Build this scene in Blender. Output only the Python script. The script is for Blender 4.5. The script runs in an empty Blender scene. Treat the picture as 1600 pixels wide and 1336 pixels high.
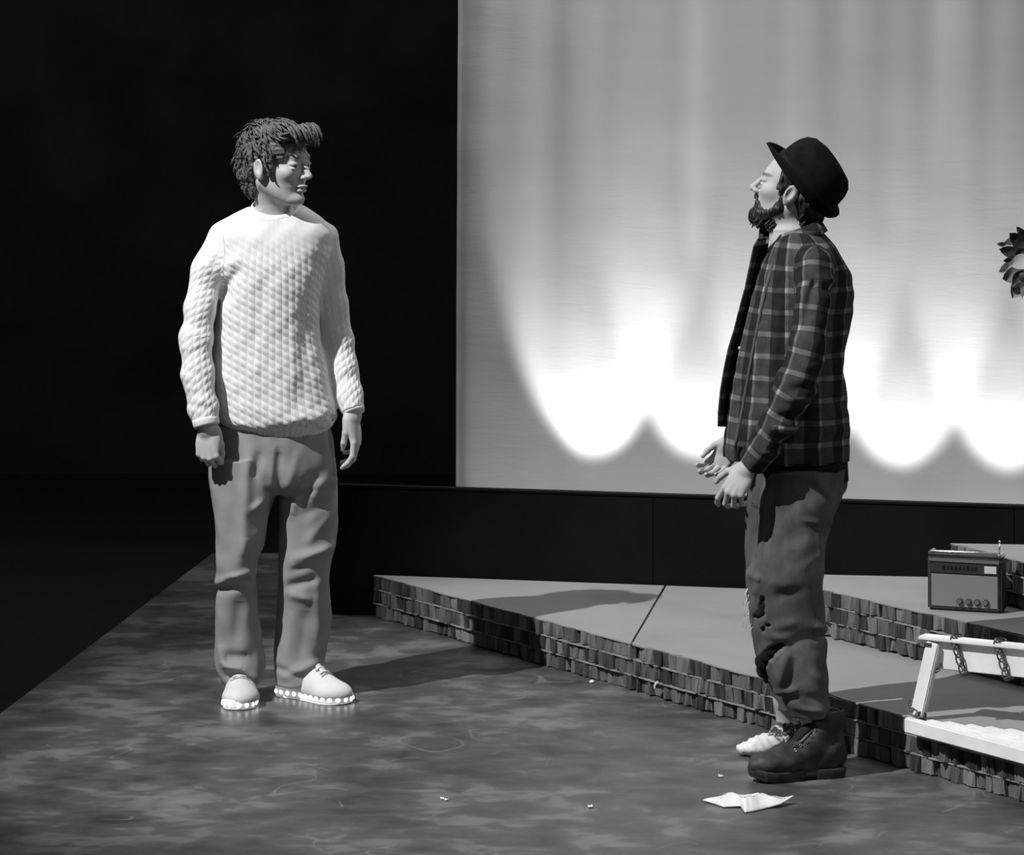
import bpy, bmesh, math, random
import numpy as np
from mathutils import Vector, Matrix
random.seed(7); RNG = np.random.RandomState(7)
scene = bpy.context.scene
col = scene.collection
PI = math.pi

# ------------------------------------------------------------------ camera
FPX, HC, YH = 5300.0, 2.0, 85.0          # focal length (px of 1600), eye height, horizon row
cam_d = bpy.data.cameras.new('camera'); cam = bpy.data.objects.new('camera', cam_d); col.objects.link(cam)
cam.location = (0, 0, HC); cam.rotation_euler = (PI/2, 0, 0)
cam_d.sensor_fit = 'HORIZONTAL'; cam_d.sensor_width = 36.0; cam_d.lens = FPX/1600*36
cam_d.shift_y = -(668-YH)/1600; cam_d.clip_start = .1; cam_d.clip_end = 100
scene.camera = cam
# ------------------------------------------------------------------ world, lights, exposure
w = bpy.data.worlds.new('world'); scene.world = w; w.use_nodes = True
w.node_tree.nodes['Background'].inputs[0].default_value = (1, 1, 1, 1)
w.node_tree.nodes['Background'].inputs[1].default_value = .010
vs = scene.view_settings
vs.view_transform = 'Standard'; vs.look = 'None'; vs.gamma = 1; vs.use_curve_mapping = False; vs.exposure = 0
def spot(name, loc, target, power, size, blend=.3, radius=.05):
    d = bpy.data.lights.new(name, 'SPOT'); o = bpy.data.objects.new(name, d); col.objects.link(o)
    d.energy = power; d.spot_size = math.radians(size); d.spot_blend = blend; d.shadow_soft_size = radius
    o.location = loc
    o.rotation_euler = (Vector(target)-Vector(loc)).to_track_quat('-Z', 'Y').to_euler()
    return o
spot('key_spot', (-5.3, 5.7, 8.7), (0.35, 9.9, .5), 6300, 24, .6, .05)
spot('front_spot', (1.6, 1.0, 5.6), (0.45, 9.9, .5), 230, 26, .8, .15)
spot('side_spot', (5.2, 7.6, 5.0), (0.0, 10.2, .9), 230, 36, .6, .1)
# ground row behind the low masking wall, and the batten over the backdrop
WD = Vector((.972, -.2356, 0)); WN = Vector((.2356, .972, 0)); W0 = Vector((-.57, 12.11, 0))
CY0 = W0 + WN*1.3
for i, (t, zz, pw) in enumerate(((.60, .03, 62), (1.02, .03, 50), (1.42, .03, 45), (1.80, .02, 45), (2.21, .02, 45), (2.63, .02, 45), (3.05, .02, 45))):
    p = CY0 + WD*t - WN*.42 + Vector((0, 0, zz))
    spot('ground_row_spot', p, p + WN*math.cos(math.radians(64)) + Vector((0, 0, math.sin(math.radians(64)))), pw, 43, .5, .03)
bd = bpy.data.lights.new('batten', 'AREA'); bo = bpy.data.objects.new('batten', bd); col.objects.link(bo)
bd.shape = 'RECTANGLE'; bd.size = 4.6; bd.size_y = .15; bd.energy = 110
bp = CY0 + WD*.75 - WN*1.0 + Vector((0, 0, 5.2)); bo.location = bp
bo.rotation_euler = (Vector((WN.x*.30, WN.y*.30, -1))).to_track_quat('-Z', 'Y').to_euler()
bo.rotation_euler.z = 0
q = Vector((WN.x*.30, WN.y*.30, -1)).normalized()
xax = WD.copy(); zax = -q; yax = zax.cross(xax).normalized(); xax = yax.cross(zax)
bo.rotation_euler = Matrix((xax, yax, zax)).transposed().to_euler()

sd_ = bpy.data.lights.new('ground_row_spill_fill', 'AREA'); so_ = bpy.data.objects.new('ground_row_spill_fill', sd_); col.objects.link(so_)  # extra strip light added to brighten the backdrop's foot, imitating lamp spill
sd_.shape = 'RECTANGLE'; sd_.size = 3.4; sd_.size_y = .08; sd_.energy = 4.2
so_.location = CY0 + WD*1.75 - WN*.62 + Vector((0, 0, .09))
zax = -(WN*math.cos(.5)+Vector((0, 0, math.sin(.5)))).normalized(); xax = WD.copy(); yax = zax.cross(xax).normalized(); xax = yax.cross(zax)
so_.rotation_euler = Matrix((xax, yax, zax)).transposed().to_euler()

# ------------------------------------------------------------------ helpers
def W(px, py, Y): return np.array(((px-800)*Y/FPX, Y, HC-(py-YH)*Y/FPX))
def floor_pt(px, py, z=0.):
    Y = FPX*(HC-z)/(py-YH); return np.array(((px-800)*Y/FPX, Y, z))
def V3(v): return Vector((float(v[0]), float(v[1]), float(v[2])))

MATS = {}
class NT:
    def __init__(s, name):
        s.m = bpy.data.materials.new(name); s.m.use_nodes = True
        s.t = s.m.node_tree; s.n = s.t.nodes; s.b = s.n['Principled BSDF']; MATS[name] = s.m
    def node(s, typ, **kw):
        n = s.n.new(typ)
        for k, v in kw.items(): setattr(n, k, v)
        return n
    def link(s, a, b): s.t.links.new(a, b)
    def setin(s, sock, v):
        if hasattr(v, 'is_output') or isinstance(v, bpy.types.NodeSocket): s.link(v, sock)
        else: sock.default_value = v
    def math(s, op, a, b=0., c=0., clamp=False):
        n = s.node('ShaderNodeMath', operation=op); n.use_clamp = clamp
        s.setin(n.inputs[0], a); s.setin(n.inputs[1], b); s.setin(n.inputs[2], c); return n.outputs[0]
    def noise(s, scale, vec=None, detail=3, rough=.55, dist=0.):
        n = s.node('ShaderNodeTexNoise'); n.inputs['Scale'].default_value = scale; n.inputs['Detail'].default_value = detail
        n.inputs['Roughness'].default_value = rough; n.inputs['Distortion'].default_value = dist
        if vec is not None: s.link(vec, n.inputs['Vector'])
        return n.outputs['Fac']
    def coord(s, which='Object', scale=(1, 1, 1), rot=(0, 0, 0)):
        c = s.node('ShaderNodeTexCoord'); mp = s.node('ShaderNodeMapping')
        mp.inputs['Scale'].default_value = scale; mp.inputs['Rotation'].default_value = rot
        s.link(c.outputs[which], mp.inputs['Vector']); return mp.outputs[0]
    def ramp(s, fac, stops, interp='LINEAR'):
        r = s.node('ShaderNodeValToRGB'); r.color_ramp.interpolation = interp
        els = r.color_ramp.elements
        while len(els) < len(stops): els.new(.5)
        for e, (p, g) in zip(els, stops): e.position = p; e.color = (g, g, g, 1)
        s.link(fac, r.inputs[0]); return r.outputs[0]
    def gray(s, v):
        n = s.node('ShaderNodeCombineColor'); 
        for i in range(3): s.link(v, n.inputs[i])
        return n.outputs[0]
    def bump(s, h, strength=.3, dist=.005):
        b = s.node('ShaderNodeBump'); b.inputs['Strength'].default_value = strength; b.inputs['Distance'].default_value = dist
        s.link(h, b.inputs['Height']); s.link(b.outputs[0], s.b.inputs['Normal']); return b
    def base(s, v):
        if isinstance(v, (int, float)): s.b.inputs['Base Color'].default_value = (v, v, v, 1)
        else: s.link(v, s.b.inputs['Base Color'])
    def rough(s, v, spec=.3): s.b.inputs['Roughness'].default_value = v; s.b.inputs['Specular IOR Level'].default_value = spec

def simple(name, g, rough=.7, spec=.25, var=0., scale=20., bump=0., bscale=200., bdist=.002, metal=0., detail=3):
    t = NT(name); t.rough(rough, spec); t.b.inputs['Metallic'].default_value = metal
    if var:
        f = t.noise(scale, t.coord(), detail); t.base(t.ramp(f, ((.3, g*(1-var)), (.7, g*(1+var)))))
    else: t.base(g)
    if bump: t.bump(t.noise(bscale, t.coord(), 3), bump, bdist)
    return t.m

# ------------------------------------------------------------------ materials
def make_materials():
    t = NT('floor_paint'); t.rough(.42, .35)
    v = t.coord('Object', (1, 1, 1))
    a = t.noise(4.2, t.coord('Object', (.9, .9, 1)), 3, .5, .3); b = t.noise(9.5, t.coord('Object', (.9, 1.1, 1), (0, 0, .25)), 3, .55, .5); c = t.noise(1.2, v, 2)
    m1 = t.math('ADD', t.math('MULTIPLY', a, .55), t.math('MULTIPLY', b, .45))
    m1 = t.math('ADD', m1, t.math('MULTIPLY', t.math('SUBTRACT', c, .5), .25))
    cr = t.ramp(m1, ((.34, .034), (.45, .058), (.53, .078), (.57, .115), (.66, .15)))
    # thin pale scuffs
    sc = t.noise(3.3, t.coord('Object', (1, 1, 1), (0, 0, 1)), 1, .4, .4)
    line = t.math('LESS_THAN', t.math('ABSOLUTE', t.math('SUBTRACT', sc, .5)), .0045)
    msk = t.math('GREATER_THAN', t.noise(2.2, t.coord('Object', (1, 1, 1), (0, 0, 2))), .56)
    lm = t.math('MULTIPLY', t.math('MULTIPLY', line, msk), .30)
    mx = t.node('ShaderNodeMix', data_type='RGBA'); t.link(lm, mx.inputs[0]); t.link(cr, mx.inputs[6]); mx.inputs[7].default_value = (.25, .25, .25, 1)
    t.base(mx.outputs[2])
    t.bump(t.noise(60, v, 3), .12, .003)
    simple('black_ground', .012, .9, .1)
    simple('black_drape', .03, .95, .05, .3, 2.)
    simple('black_paint', .006, .9, .1, .3, 3., .1, 40)
    t = NT('backdrop'); t.rough(.9, .1); t.base(t.ramp(t.noise(3, t.coord('Object', (.4, .4, 2)), 4), ((.3, .74), (.7, .8))))
    h = t.math('ADD', t.noise(9, t.coord('Object', (.5, .5, 2.4), (0, .25, 0)), 4, .6, .5), t.math('MULTIPLY', t.noise(60, t.coord('Object', (.3, .3, 3)), 3), .25))
    t.bump(h, .10, .012)
    t = NT('card_top'); t.rough(.8, .2)
    t.base(t.ramp(t.noise(2.2, t.coord(), 5, .6), ((.3, .22), (.7, .265)))); t.bump(t.noise(30, t.coord(), 4), .1, .003)
    t = NT('card_cell'); t.rough(.9, .1)
    oi = t.node('ShaderNodeObjectInfo')
    f = t.noise(70, t.coord('Object', (1.6, 1.6, .12)), 3, .6)
    s1 = t.math('ADD', t.math('MULTIPLY', f, .42), t.math('MULTIPLY', oi.outputs['Random'], .30))
    n2 = t.noise(22, t.coord('Object', (1, 1, 1)), 3)
    s1 = t.math('ADD', s1, t.math('MULTIPLY', t.math('SUBTRACT', n2, .5), .25))
    t.base(t.ramp(s1, ((.16, .03), (.28, .10), (.44, .25), (.62, .38))))
    t.bump(f, .8, .006)
    simple('card_sheet', .24, .9, .1, .2, 15.)
    simple('card_dark', .05, .95, .05)
    t = NT('skin'); t.rough(.55, .3)
    at = t.node('ShaderNodeAttribute', attribute_name='tone')
    n = t.math('MULTIPLY', at.outputs['Fac'], t.math('ADD', t.math('MULTIPLY', t.noise(40, t.coord(), 3), .1), .95))
    t.base(t.gray(t.math('MULTIPLY', n, .46))); t.bump(t.noise(260, t.coord(), 2), .08, .001)
    t.b.inputs['Subsurface Weight'].default_value = .08; t.b.inputs['Subsurface Radius'].default_value = (.006, .006, .006); t.b.inputs['Subsurface Scale'].default_value = 1
    t = NT('skin_dark'); t.rough(.6, .25)
    at = t.node('ShaderNodeAttribute', attribute_name='tone')
    t.base(t.gray(t.math('MULTIPLY', at.outputs['Fac'], .40))); t.bump(t.noise(260, t.coord(), 2), .08, .001)
    simple('eye_white', .6, .25, .5); simple('iris', .03, .2, .5)
    for nm, g in (('hair_brown', .085), ('hair_black', .016)):
        t = NT(nm); t.rough(.5, .35)
        at = t.node('ShaderNodeAttribute', attribute_name='strand')
        f = t.noise(1., at.outputs['Vector'], 3, .6)
        t.base(t.ramp(f, ((.3, g*.45), (.7, g*1.7)))); t.bump(f, .6, .004)
    # cable knit: columns of plump slanted stitches
    t = NT('knit'); t.rough(.9, .1)
    at = t.node('ShaderNodeAttribute', attribute_name='cloth'); sp = t.node('ShaderNodeSeparateXYZ'); t.link(at.outputs['Vector'], sp.inputs[0])
    u, vv, amp = sp.outputs[0], sp.outputs[1], sp.outputs[2]
    cu = t.math('DIVIDE', u, .0225); fu = t.math('PINGPONG', cu, .5)                      # 0 at column edges .5 in the middle
    alt = t.math('MULTIPLY', t.math('FLOOR', cu), .5)
    cv = t.math('ADD', t.math('DIVIDE', vv, .0235), t.math('ADD', alt, t.math('MULTIPLY', t.math('SUBTRACT', t.math('FRACT', cu), .5), .6)))
    fv = t.math('PINGPONG', cv, .5)
    hgt = t.math('MULTIPLY', t.math('POWER', t.math('MULTIPLY', fu, 2.), .6), t.math('POWER', t.math('MULTIPLY', fv, 2.), .7))
    hgt = t.math('MULTIPLY', hgt, amp)
    hgt = t.math('ADD', hgt, t.math('MULTIPLY', t.noise(350, t.coord(), 2), .12))
    t.bump(hgt, .55, .006); t.base(.70)
    t = NT('rib'); t.rough(.9, .1); t.base(.70); t.bump(t.noise(300, t.coord(), 2), .2, .002)
    t = NT('khaki'); t.rough(.85, .15)
    t.base(t.ramp(t.noise(14, t.coord(), 4), ((.3, .225), (.7, .275)))); t.bump(t.noise(300, t.coord(), 2), .15, .0015)
    t = NT('denim_worn'); t.rough(.9, .12)
    t.base(t.ramp(t.noise(9, t.coord('Object', (1, 1, .6)), 5, .65), ((.28, .045), (.5, .085), (.74, .15)))); t.bump(t.noise(220, t.coord(), 3), .2, .002)
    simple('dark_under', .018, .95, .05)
    simple('strap_dark', .05, .8, .1)
    # plaid flannel
    t = NT('plaid'); t.rough(.92, .08)
    at = t.node('ShaderNodeAttribute', attribute_name='cloth'); sp = t.node('ShaderNodeSeparateXYZ'); t.link(at.outputs['Vector'], sp.inputs[0])
    u = t.math('DIVIDE', sp.outputs[0], .098); v = t.math('DIVIDE', sp.outputs[1], .061)
    wob = t.math('MULTIPLY', t.math('SUBTRACT', t.noise(30, t.coord(), 2), .5), .06)
    fu = t.math('FRACT', t.math('ADD', u, wob)); fv = t.math('FRACT', t.math('ADD', v, wob))
    wide = t.math('LESS_THAN', fu, .55); widev = t.math('GREATER_THAN', fv, .99)
    lu = t.math('LESS_THAN', fu, .085); lv = t.math('LESS_THAN', fv, .23)
    g = t.math('ADD', .030, t.math('MULTIPLY', wide, .050))
    g = t.math('ADD', g, t.math('MULTIPLY', lv, t.math('ADD', .045, t.math('MULTIPLY', wide, .08)))); g = t.math('ADD', g, t.math('MULTIPLY', lu, .08))
    g = t.math('ADD', g, t.math('MULTIPLY', t.math('MULTIPLY', lu, lv), .14))
    g = t.math('MULTIPLY', g, t.math('ADD', .45, t.math('MULTIPLY', t.noise(38, t.coord(), 4), 1.1)))
    g = t.math('MULTIPLY', g, .62)
    t.base(t.gray(g)); t.bump(t.noise(260, t.coord(), 3), .25, .002)
    simple('felt', .008, .95, .05, .3, 30., .3, 300)
    simple('hat_band', .008, .8, .1)
    simple('boot_leather', .030, .55, .35, .5, 25., .25, 60, .003, detail=5)
    simple('boot_sole', .035, .8, .2, .5, 40., .3, 80)
    simple('eyelet', .55, .3, .5, metal=.8)
    simple('lace_dark', .02, .9, .1)
    simple('bandage', .62, .9, .1, .15, 25., .4, 60, .004)
    t = NT('floral'); t.rough(.9, .1)
    t.base(t.ramp(t.noise(55, t.coord(), 2, .5, .8), ((.42, .05), (.5, .16), (.58, .5)), 'CONSTANT'))
    simple('shoe_white', .60, .6, .3, .04, 20.)
    t = NT('shoe_sole'); t.rough(.4, .4); t.base(.85); t.b.inputs['Emission Color'].default_value = (1, 1, 1, 1); t.b.inputs['Emission Strength'].default_value = .12
    t = NT('led'); t.base(1.); t.b.inputs['Emission Color'].default_value = (1, 1, 1, 1); t.b.inputs['Emission Strength'].default_value = 5.
    simple('led_ring', .35, .4, .5); simple('lace_white', .68, .8, .1)
    simple('radio_case', .035, .5, .4, .3, 40.)
    simple('radio_band', .03, .35, .5)
    t = NT('radio_panel'); t.rough(.42, .5); t.b.inputs['Metallic'].default_value = .5
    t.base(.30); t.bump(t.noise(200, t.coord('Object', (.3, 1, 3)), 2), .06, .001)
    simple('chrome', .75, .25, .5, metal=1.)
    simple('dial_paper', .5, .6, .3); simple('knob_dark', .05, .4, .4); simple('strip_grey', .12, .45, .4)
    simple('radio_letter', .006, .5, .3)
    simple('white_paint', .72, .6, .25, .10, 9., .15, 30, .003, detail=5)
    simple('rusty_chain', .10, .5, .4, .5, 60., metal=.6)
    simple('screw_dark', .05, .6, .3)
    simple('paper_white', .66, .85, .1, .03, 10.)
    simple('leaf_dark', .035, .6, .3, .4, 20.); simple('petal_pale', .55, .7, .2, .15, 20.); simple('petal_grey', .22, .7, .2, .4, 30.)
    simple('stem', .05, .8, .2)
make_materials()

def link(o, mat, parent=None):
    if mat: o.data.materials.append(MATS[mat])
    if parent: o.parent = parent
    col.objects.link(o); return o
def root_off(parent):
    off = np.zeros(3); p = parent
    while p is not None: off += np.array(p.location); p = p.parent
    return off
def tag(o, label=None, cat=None, group=None, kind=None):
    if label: o['label'] = label
    if cat: o['category'] = cat
    if group: o['group'] = group
    if kind: o['kind'] = kind
    return o
def empty(name, loc, parent=None):
    o = bpy.data.objects.new(name, None); o.location = loc; o.empty_display_size = .1
    if parent: o.parent = parent
    col.objects.link(o); return o
def mesh_np(name, V, F, mat, parent=None, smooth=True, attrs=None):
    """V in world coordinates; F (m,4) quads or list"""
    V = np.asarray(V, dtype=np.float64) - root_off(parent)
    me = bpy.data.meshes.new(name)
    if isinstance(F, np.ndarray):
        k = F.shape[1]
        me.vertices.add(len(V)); me.vertices.foreach_set('co', V.astype(np.float32).ravel())
        me.loops.add(F.size); me.loops.foreach_set('vertex_index', F.astype(np.int32).ravel())
        me.polygons.add(len(F)); me.polygons.foreach_set('loop_start', np.arange(0, F.size, k, dtype=np.int32))
        me.update(calc_edges=True); me.validate()
    else:
        me.from_pydata([tuple(v) for v in V], [], F); me.update()
    me.polygons.foreach_set('use_smooth', np.full(len(me.polygons), bool(smooth)))
    for k, a in (attrs or {}).items():
        a = np.asarray(a, dtype=np.float32)
        if a.ndim == 1:
            at = me.attributes.new(k, 'FLOAT', 'POINT'); at.data.foreach_set('value', a)
        else:
            at = me.attributes.new(k, 'FLOAT_VECTOR', 'POINT'); at.data.foreach_set('vector', a.ravel())
    return link(bpy.data.objects.new(name, me), mat, parent)
def bm_obj(name, bm, mat, parent=None, smooth=False, bevel=0.):
    off = root_off(parent)
    if off.any(): bmesh.ops.translate(bm, verts=bm.verts, vec=-V3(off))
    if bevel: bmesh.ops.bevel(bm, geom=list(bm.edges), offset=bevel, segments=2, affect='EDGES', clamp_overlap=True)
    bmesh.ops.recalc_face_normals(bm, faces=bm.faces)
    me = bpy.data.meshes.new(name); bm.to_mesh(me); bm.free()
    if smooth: me.polygons.foreach_set('use_smooth', np.full(len(me.polygons), True))
    return link(bpy.data.objects.new(name, me), mat, parent)
def b_box(bm, c, sx, sy, sz, axes=None):
    ax = axes or (Vector((1, 0, 0)), Vector((0, 1, 0)), Vector((0, 0, 1)))
    vs_ = []
    for k in (-1, 1):
        for i, j in ((-1, -1), (1, -1), (1, 1), (-1, 1)):
            vs_.append(bm.verts.new(V3(c) + ax[0]*(i*sx/2) + ax[1]*(j*sy/2) + ax[2]*(k*sz/2)))
    for f in ((3, 2, 1, 0), (4, 5, 6, 7), (0, 1, 5, 4), (1, 2, 6, 5), (2, 3, 7, 6), (3, 0, 4, 7)): bm.faces.new([vs_[i] for i in f])
    return bm
def box(name, c, sx, sy, sz, mat, parent=None, axes=None, bevel=0.):
    return bm_obj(name, b_box(bmesh.new(), c, sx, sy, sz, axes), mat, parent, False, bevel)
def prism(bm, pts, z0, z1):
    a = [bm.verts.new((p[0], p[1], z0)) for p in pts]; b = [bm.verts.new((p[0], p[1], z1)) for p in pts]
    n = len(pts); bm.faces.new(b); bm.faces.new(a[::-1])
    for i in range(n): bm.faces.new((a[i], a[(i+1) % n], b[(i+1) % n], b[i]))
    return bm
def tube_np(path, radii, seg=8, flat=1., up=(0, 0, 1), closed=False):
    P = np.asarray(path, float); n = len(P); R = np.broadcast_to(np.asarray(radii, float), (n,))
    T = np.gradient(P, axis=0) if not closed else np.roll(P, -1, 0)-np.roll(P, 1, 0)
    T /= np.linalg.norm(T, axis=1, keepdims=True)+1e-12
    U = np.asarray(up, float); A = np.cross(T, U); bad = np.linalg.norm(A, axis=1) < 1e-3
    A[bad] = np.cross(T[bad], (1, 0, 0.1)); A /= np.linalg.norm(A, axis=1, keepdims=True); B = np.cross(A, T)
    th = np.arange(seg)*2*PI/seg
    V = P[:, None, :] + R[:, None, None]*(np.cos(th)[None, :, None]*A[:, None, :] + flat*np.sin(th)[None, :, None]*B[:, None, :])
    F = []
    m = n if closed else n-1
    for i in range(m):
        for j in range(seg):
            a = i*seg+j; b = i*seg+(j+1) % seg; c = ((i+1) % n)*seg+(j+1) % seg; d = ((i+1) % n)*seg+j
            F.append((a, d, c, b))
    V = V.reshape(-1, 3)
    if not closed:
        F.append(tuple(range(seg))); F.append(tuple(range((n-1)*seg, n*seg))[::-1])
    return V, F
def tube(name, path, radii, mat, parent=None, **kw):
    V, F = tube_np(path, radii, **kw); return mesh_np(name, V, F, mat, parent)
def sphere(name, c, r, mat, parent=None, scale=(1, 1, 1), rot=None, seg=12, rings=8):
    bm = bmesh.new(); bmesh.ops.create_uvsphere(bm, u_segments=seg, v_segments=rings, radius=1)
    M = Matrix.Diagonal((r*scale[0], r*scale[1], r*scale[2], 1))
    if rot is not None: M = rot.to_4x4() @ M
    bmesh.ops.transform(bm, matrix=Matrix.Translation(V3(c)) @ M, verts=bm.verts)
    return bm_obj(name, bm, mat, parent, True)

# ------------------------------------------------------------------ implicit surfaces (smooth blended solids -> one continuous mesh)
def smin(a, b, k):
    if k <= 0: return np.minimum(a, b)
    h = np.maximum(k-np.abs(a-b), 0)/k
    return np.minimum(a, b)-h*h*(k*.25)
class Field:
    def __init__(s, lo, hi, h, zs=None):
        s.xs = np.arange(lo[0], hi[0]+h, h, dtype=np.float32); s.ys = np.arange(lo[1], hi[1]+h, h, dtype=np.float32)
        s.zs = np.arange(lo[2], hi[2]+h, h, dtype=np.float32) if zs is None else np.asarray(zs, np.float32)
        s.v = np.full((len(s.xs), len(s.ys), len(s.zs)), 1., np.float32); s.h = h
    def put(s, lo, hi, fn, k=0., op='u', pad=.02):
        pad = max(pad, k+3*s.h)
        sl = []
        for g, a, b in ((s.xs, lo[0], hi[0]), (s.ys, lo[1], hi[1]), (s.zs, lo[2], hi[2])):
            i = max(0, int(np.searchsorted(g, a-pad))-1); j = min(len(g), int(np.searchsorted(g, b+pad))+1)
            if j-i < 2: return
            sl.append(slice(i, j))
        d = fn(s.xs[sl[0]][:, None, None], s.ys[sl[1]][None, :, None], s.zs[sl[2]][None, None, :]).astype(np.float32)
        cur = s.v[tuple(sl)]
        s.v[tuple(sl)] = smin(cur, d, k) if op == 'u' else -smin(-cur, d, k)      # 's' subtracts
    def cone(s, a, b, ra, rb, k=.01, op='u'):
        a = np.asarray(a, float); b = np.asarray(b, float); ab = b-a; L = float(ab@ab)+1e-12
        def fn(X, Y, Z):
            t = np.clip(((X-a[0])*ab[0]+(Y-a[1])*ab[1]+(Z-a[2])*ab[2])/L, 0, 1)
            return np.sqrt((X-a[0]-t*ab[0])**2+(Y-a[1]-t*ab[1])**2+(Z-a[2]-t*ab[2])**2)-(ra+(rb-ra)*t)
        r = max(ra, rb); s.put(np.minimum(a, b)-r, np.maximum(a, b)+r, fn, k, op)
    def chain(s, pts, rad, k=.01, kk=None):
        for i in range(len(pts)-1): s.cone(pts[i], pts[i+1], rad[i], rad[i+1], k)
    def ell(s, c, r, k=.01, op='u', M=None):
        c = np.asarray(c, float); r = np.asarray(r, float)
        def fn(X, Y, Z):
            x, y, z = X-c[0], Y-c[1], Z-c[2]
            if M is not None: x, y, z = (M[0, 0]*x+M[1, 0]*y+M[2, 0]*z, M[0, 1]*x+M[1, 1]*y+M[2, 1]*z, M[0, 2]*x+M[1, 2]*y+M[2, 2]*z)
            k0 = np.sqrt((x/r[0])**2+(y/r[1])**2+(z/r[2])**2); k1 = np.sqrt((x/r[0]**2)**2+(y/r[1]**2)**2+(z/r[2]**2)**2)+1e-6
            return k0*(k0-1)/k1
        R = r.max() if M is not None else r
        s.put(c-R, c+R, fn, k, op)
    def loft(s, rows, k=.01, op='u', rot=0., n=2.):
        """rows: (z, cx, cy, rx, ry) ascending or descending in z"""
        A = np.array(sorted(rows), float); z = A[:, 0]
        zz = s.zs.astype(float)
        C = [hermite(z, A[:, i], zz) for i in range(1, 5)]
        cs, sn = math.cos(rot), math.sin(rot)
        r_ = A[:, 3:5].max(); lo = (A[:, 1].min()-r_, A[:, 2].min()-r_, z[0]); hi = (A[:, 1].max()+r_, A[:, 2].max()+r_, z[-1])
        def fn(X, Y, Z):
            idx = np.searchsorted(s.zs, Z.ravel())
            cx, cy, rx, ry = [c[idx][None, None, :] for c in C]
            x0, y0 = X-cx, Y-cy; x = x0*cs+y0*sn; y = -x0*sn+y0*cs
            k0 = (np.abs(x/rx)**n+np.abs(y/ry)**n)**(1/n); k1 = np.sqrt((x/rx**2)**2+(y/ry**2)**2)+1e-6
            d = np.where(k0 > .3, (k0-1)*np.sqrt(x*x+y*y+1e-9)/np.maximum(k0, 1e-4), -np.minimum(rx, ry)*.7)
            return np.maximum(d, np.maximum(Z-z[-1], z[0]-Z))
        s.put(lo, hi, fn, k, op)
    def plane_cut(s, c, nrm, rad, keep=None):
        """remove what lies on the +nrm side of c, within rad of c"""
        c = np.asarray(c, float); nrm = np.asarray(nrm, float)/np.linalg.norm(nrm)
        def fn(X, Y, Z):
            pl = (X-c[0])*nrm[0]+(Y-c[1])*nrm[1]+(Z-c[2])*nrm[2]
            sp = np.sqrt((X-c[0])**2+(Y-c[1])**2+(Z-c[2])**2)-rad
            return np.maximum(-pl, sp)
        s.put(c-rad, c+rad, fn, 0., 's')
    def displace(s, fn, band=.04):
        i, j, k = np.nonzero(np.abs(s.v) < band)
        s.v[i, j, k] -= fn(s.xs[i], s.ys[j], s.zs[k])
    def mesh(s):
        v = s.v; ins = (v < 0).view(np.uint8)
        c = np.zeros(tuple(n-1 for n in v.shape), np.uint8)
        for a in (0, 1):
            for b in (0, 1):
                for d in (0, 1): c += ins[a:a+c.shape[0], b:b+c.shape[1], d:d+c.shape[2]]
        I = np.argwhere((c > 0) & (c < 8)); ids = np.full(c.shape, -1, np.int32); ids[I[:, 0], I[:, 1], I[:, 2]] = np.arange(len(I))
        cor = {}
        for a in (0, 1):
            for b in (0, 1):
                for d in (0, 1): cor[a, b, d] = v[I[:, 0]+a, I[:, 1]+b, I[:, 2]+d].astype(float)
        S = np.zeros((len(I), 3)); N = np.zeros(len(I))
        for ax in range(3):
            for b in (0, 1):
                for d in (0, 1):
                    p0 = [0, 0, 0]; p0[(ax+1) % 3] = b; p0[(ax+2) % 3] = d; p1 = list(p0); p1[ax] = 1
                    A, B = cor[tuple(p0)], cor[tuple(p1)]; m = (A < 0) != (B < 0)
                    t = np.where(m, A/np.where(np.abs(A-B) < 1e-12, 1, A-B), 0)
                    S[:, ax] += np.where(m, t, 0)
                    for o in ((ax+1) % 3, (ax+2) % 3): S[:, o] += np.where(m, p0[o], 0)
                    N += m
        P = I+S/N[:, None]
        V = np.stack([np.interp(P[:, q], np.arange(len(g)), g) for q, g in enumerate((s.xs, s.ys, s.zs))], 1)
        F = []
        for ax in range(3):
            sh = list(v.shape); 
            A = ins; lo = [slice(None)]*3; hi = [slice(None)]*3; lo[ax] = slice(0, -1); hi[ax] = slice(1, None)
            df = A[tuple(lo)].astype(np.int8)-A[tuple(hi)].astype(np.int8)
            o1, o2 = (ax+1) % 3, (ax+2) % 3
            E = np.argwhere(df != 0); sg = df[E[:, 0], E[:, 1], E[:, 2]]
            ok = (E[:, o1] > 0) & (E[:, o2] > 0) & (E[:, o1] < c.shape[o1]) & (E[:, o2] < c.shape[o2]); E = E[ok]; sg = sg[ok]
            def cell(d1, d2):
                Q = E.copy(); Q[:, o1] += d1; Q[:, o2] += d2; return ids[Q[:, 0], Q[:, 1], Q[:, 2]]
            Qd = np.stack([cell(-1, -1), cell(0, -1), cell(0, 0), cell(-1, 0)], 1)
            Qd[sg < 0] = Qd[sg < 0][:, ::-1]; F.append(Qd)
        F = np.concatenate(F); F = F[(F >= 0).all(1)]
        return V, F
def hermite(x, y, q):
    if len(x) == 1: return np.full_like(q, y[0])
    m = np.gradient(y, x); q = np.clip(q, x[0], x[-1]); i = np.clip(np.searchsorted(x, q)-1, 0, len(x)-2)
    h = x[i+1]-x[i]; t = (q-x[i])/h
    return (2*t**3-3*t*t+1)*y[i]+(t**3-2*t*t+t)*h*m[i]+(-2*t**3+3*t*t)*y[i+1]+(t**3-t*t)*h*m[i+1]
def wob(X, Y, Z, f, seed=0):
    r = np.random.RandomState(seed); o = 0
    for i in range(5):
        d = r.normal(size=3); d /= np.linalg.norm(d); ff = f*(.7+.7*r.rand())
        o = o+np.sin((X*d[0]+Y*d[1]+Z*d[2])*ff*2*PI+r.rand()*7)
    return o/2.4
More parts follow.
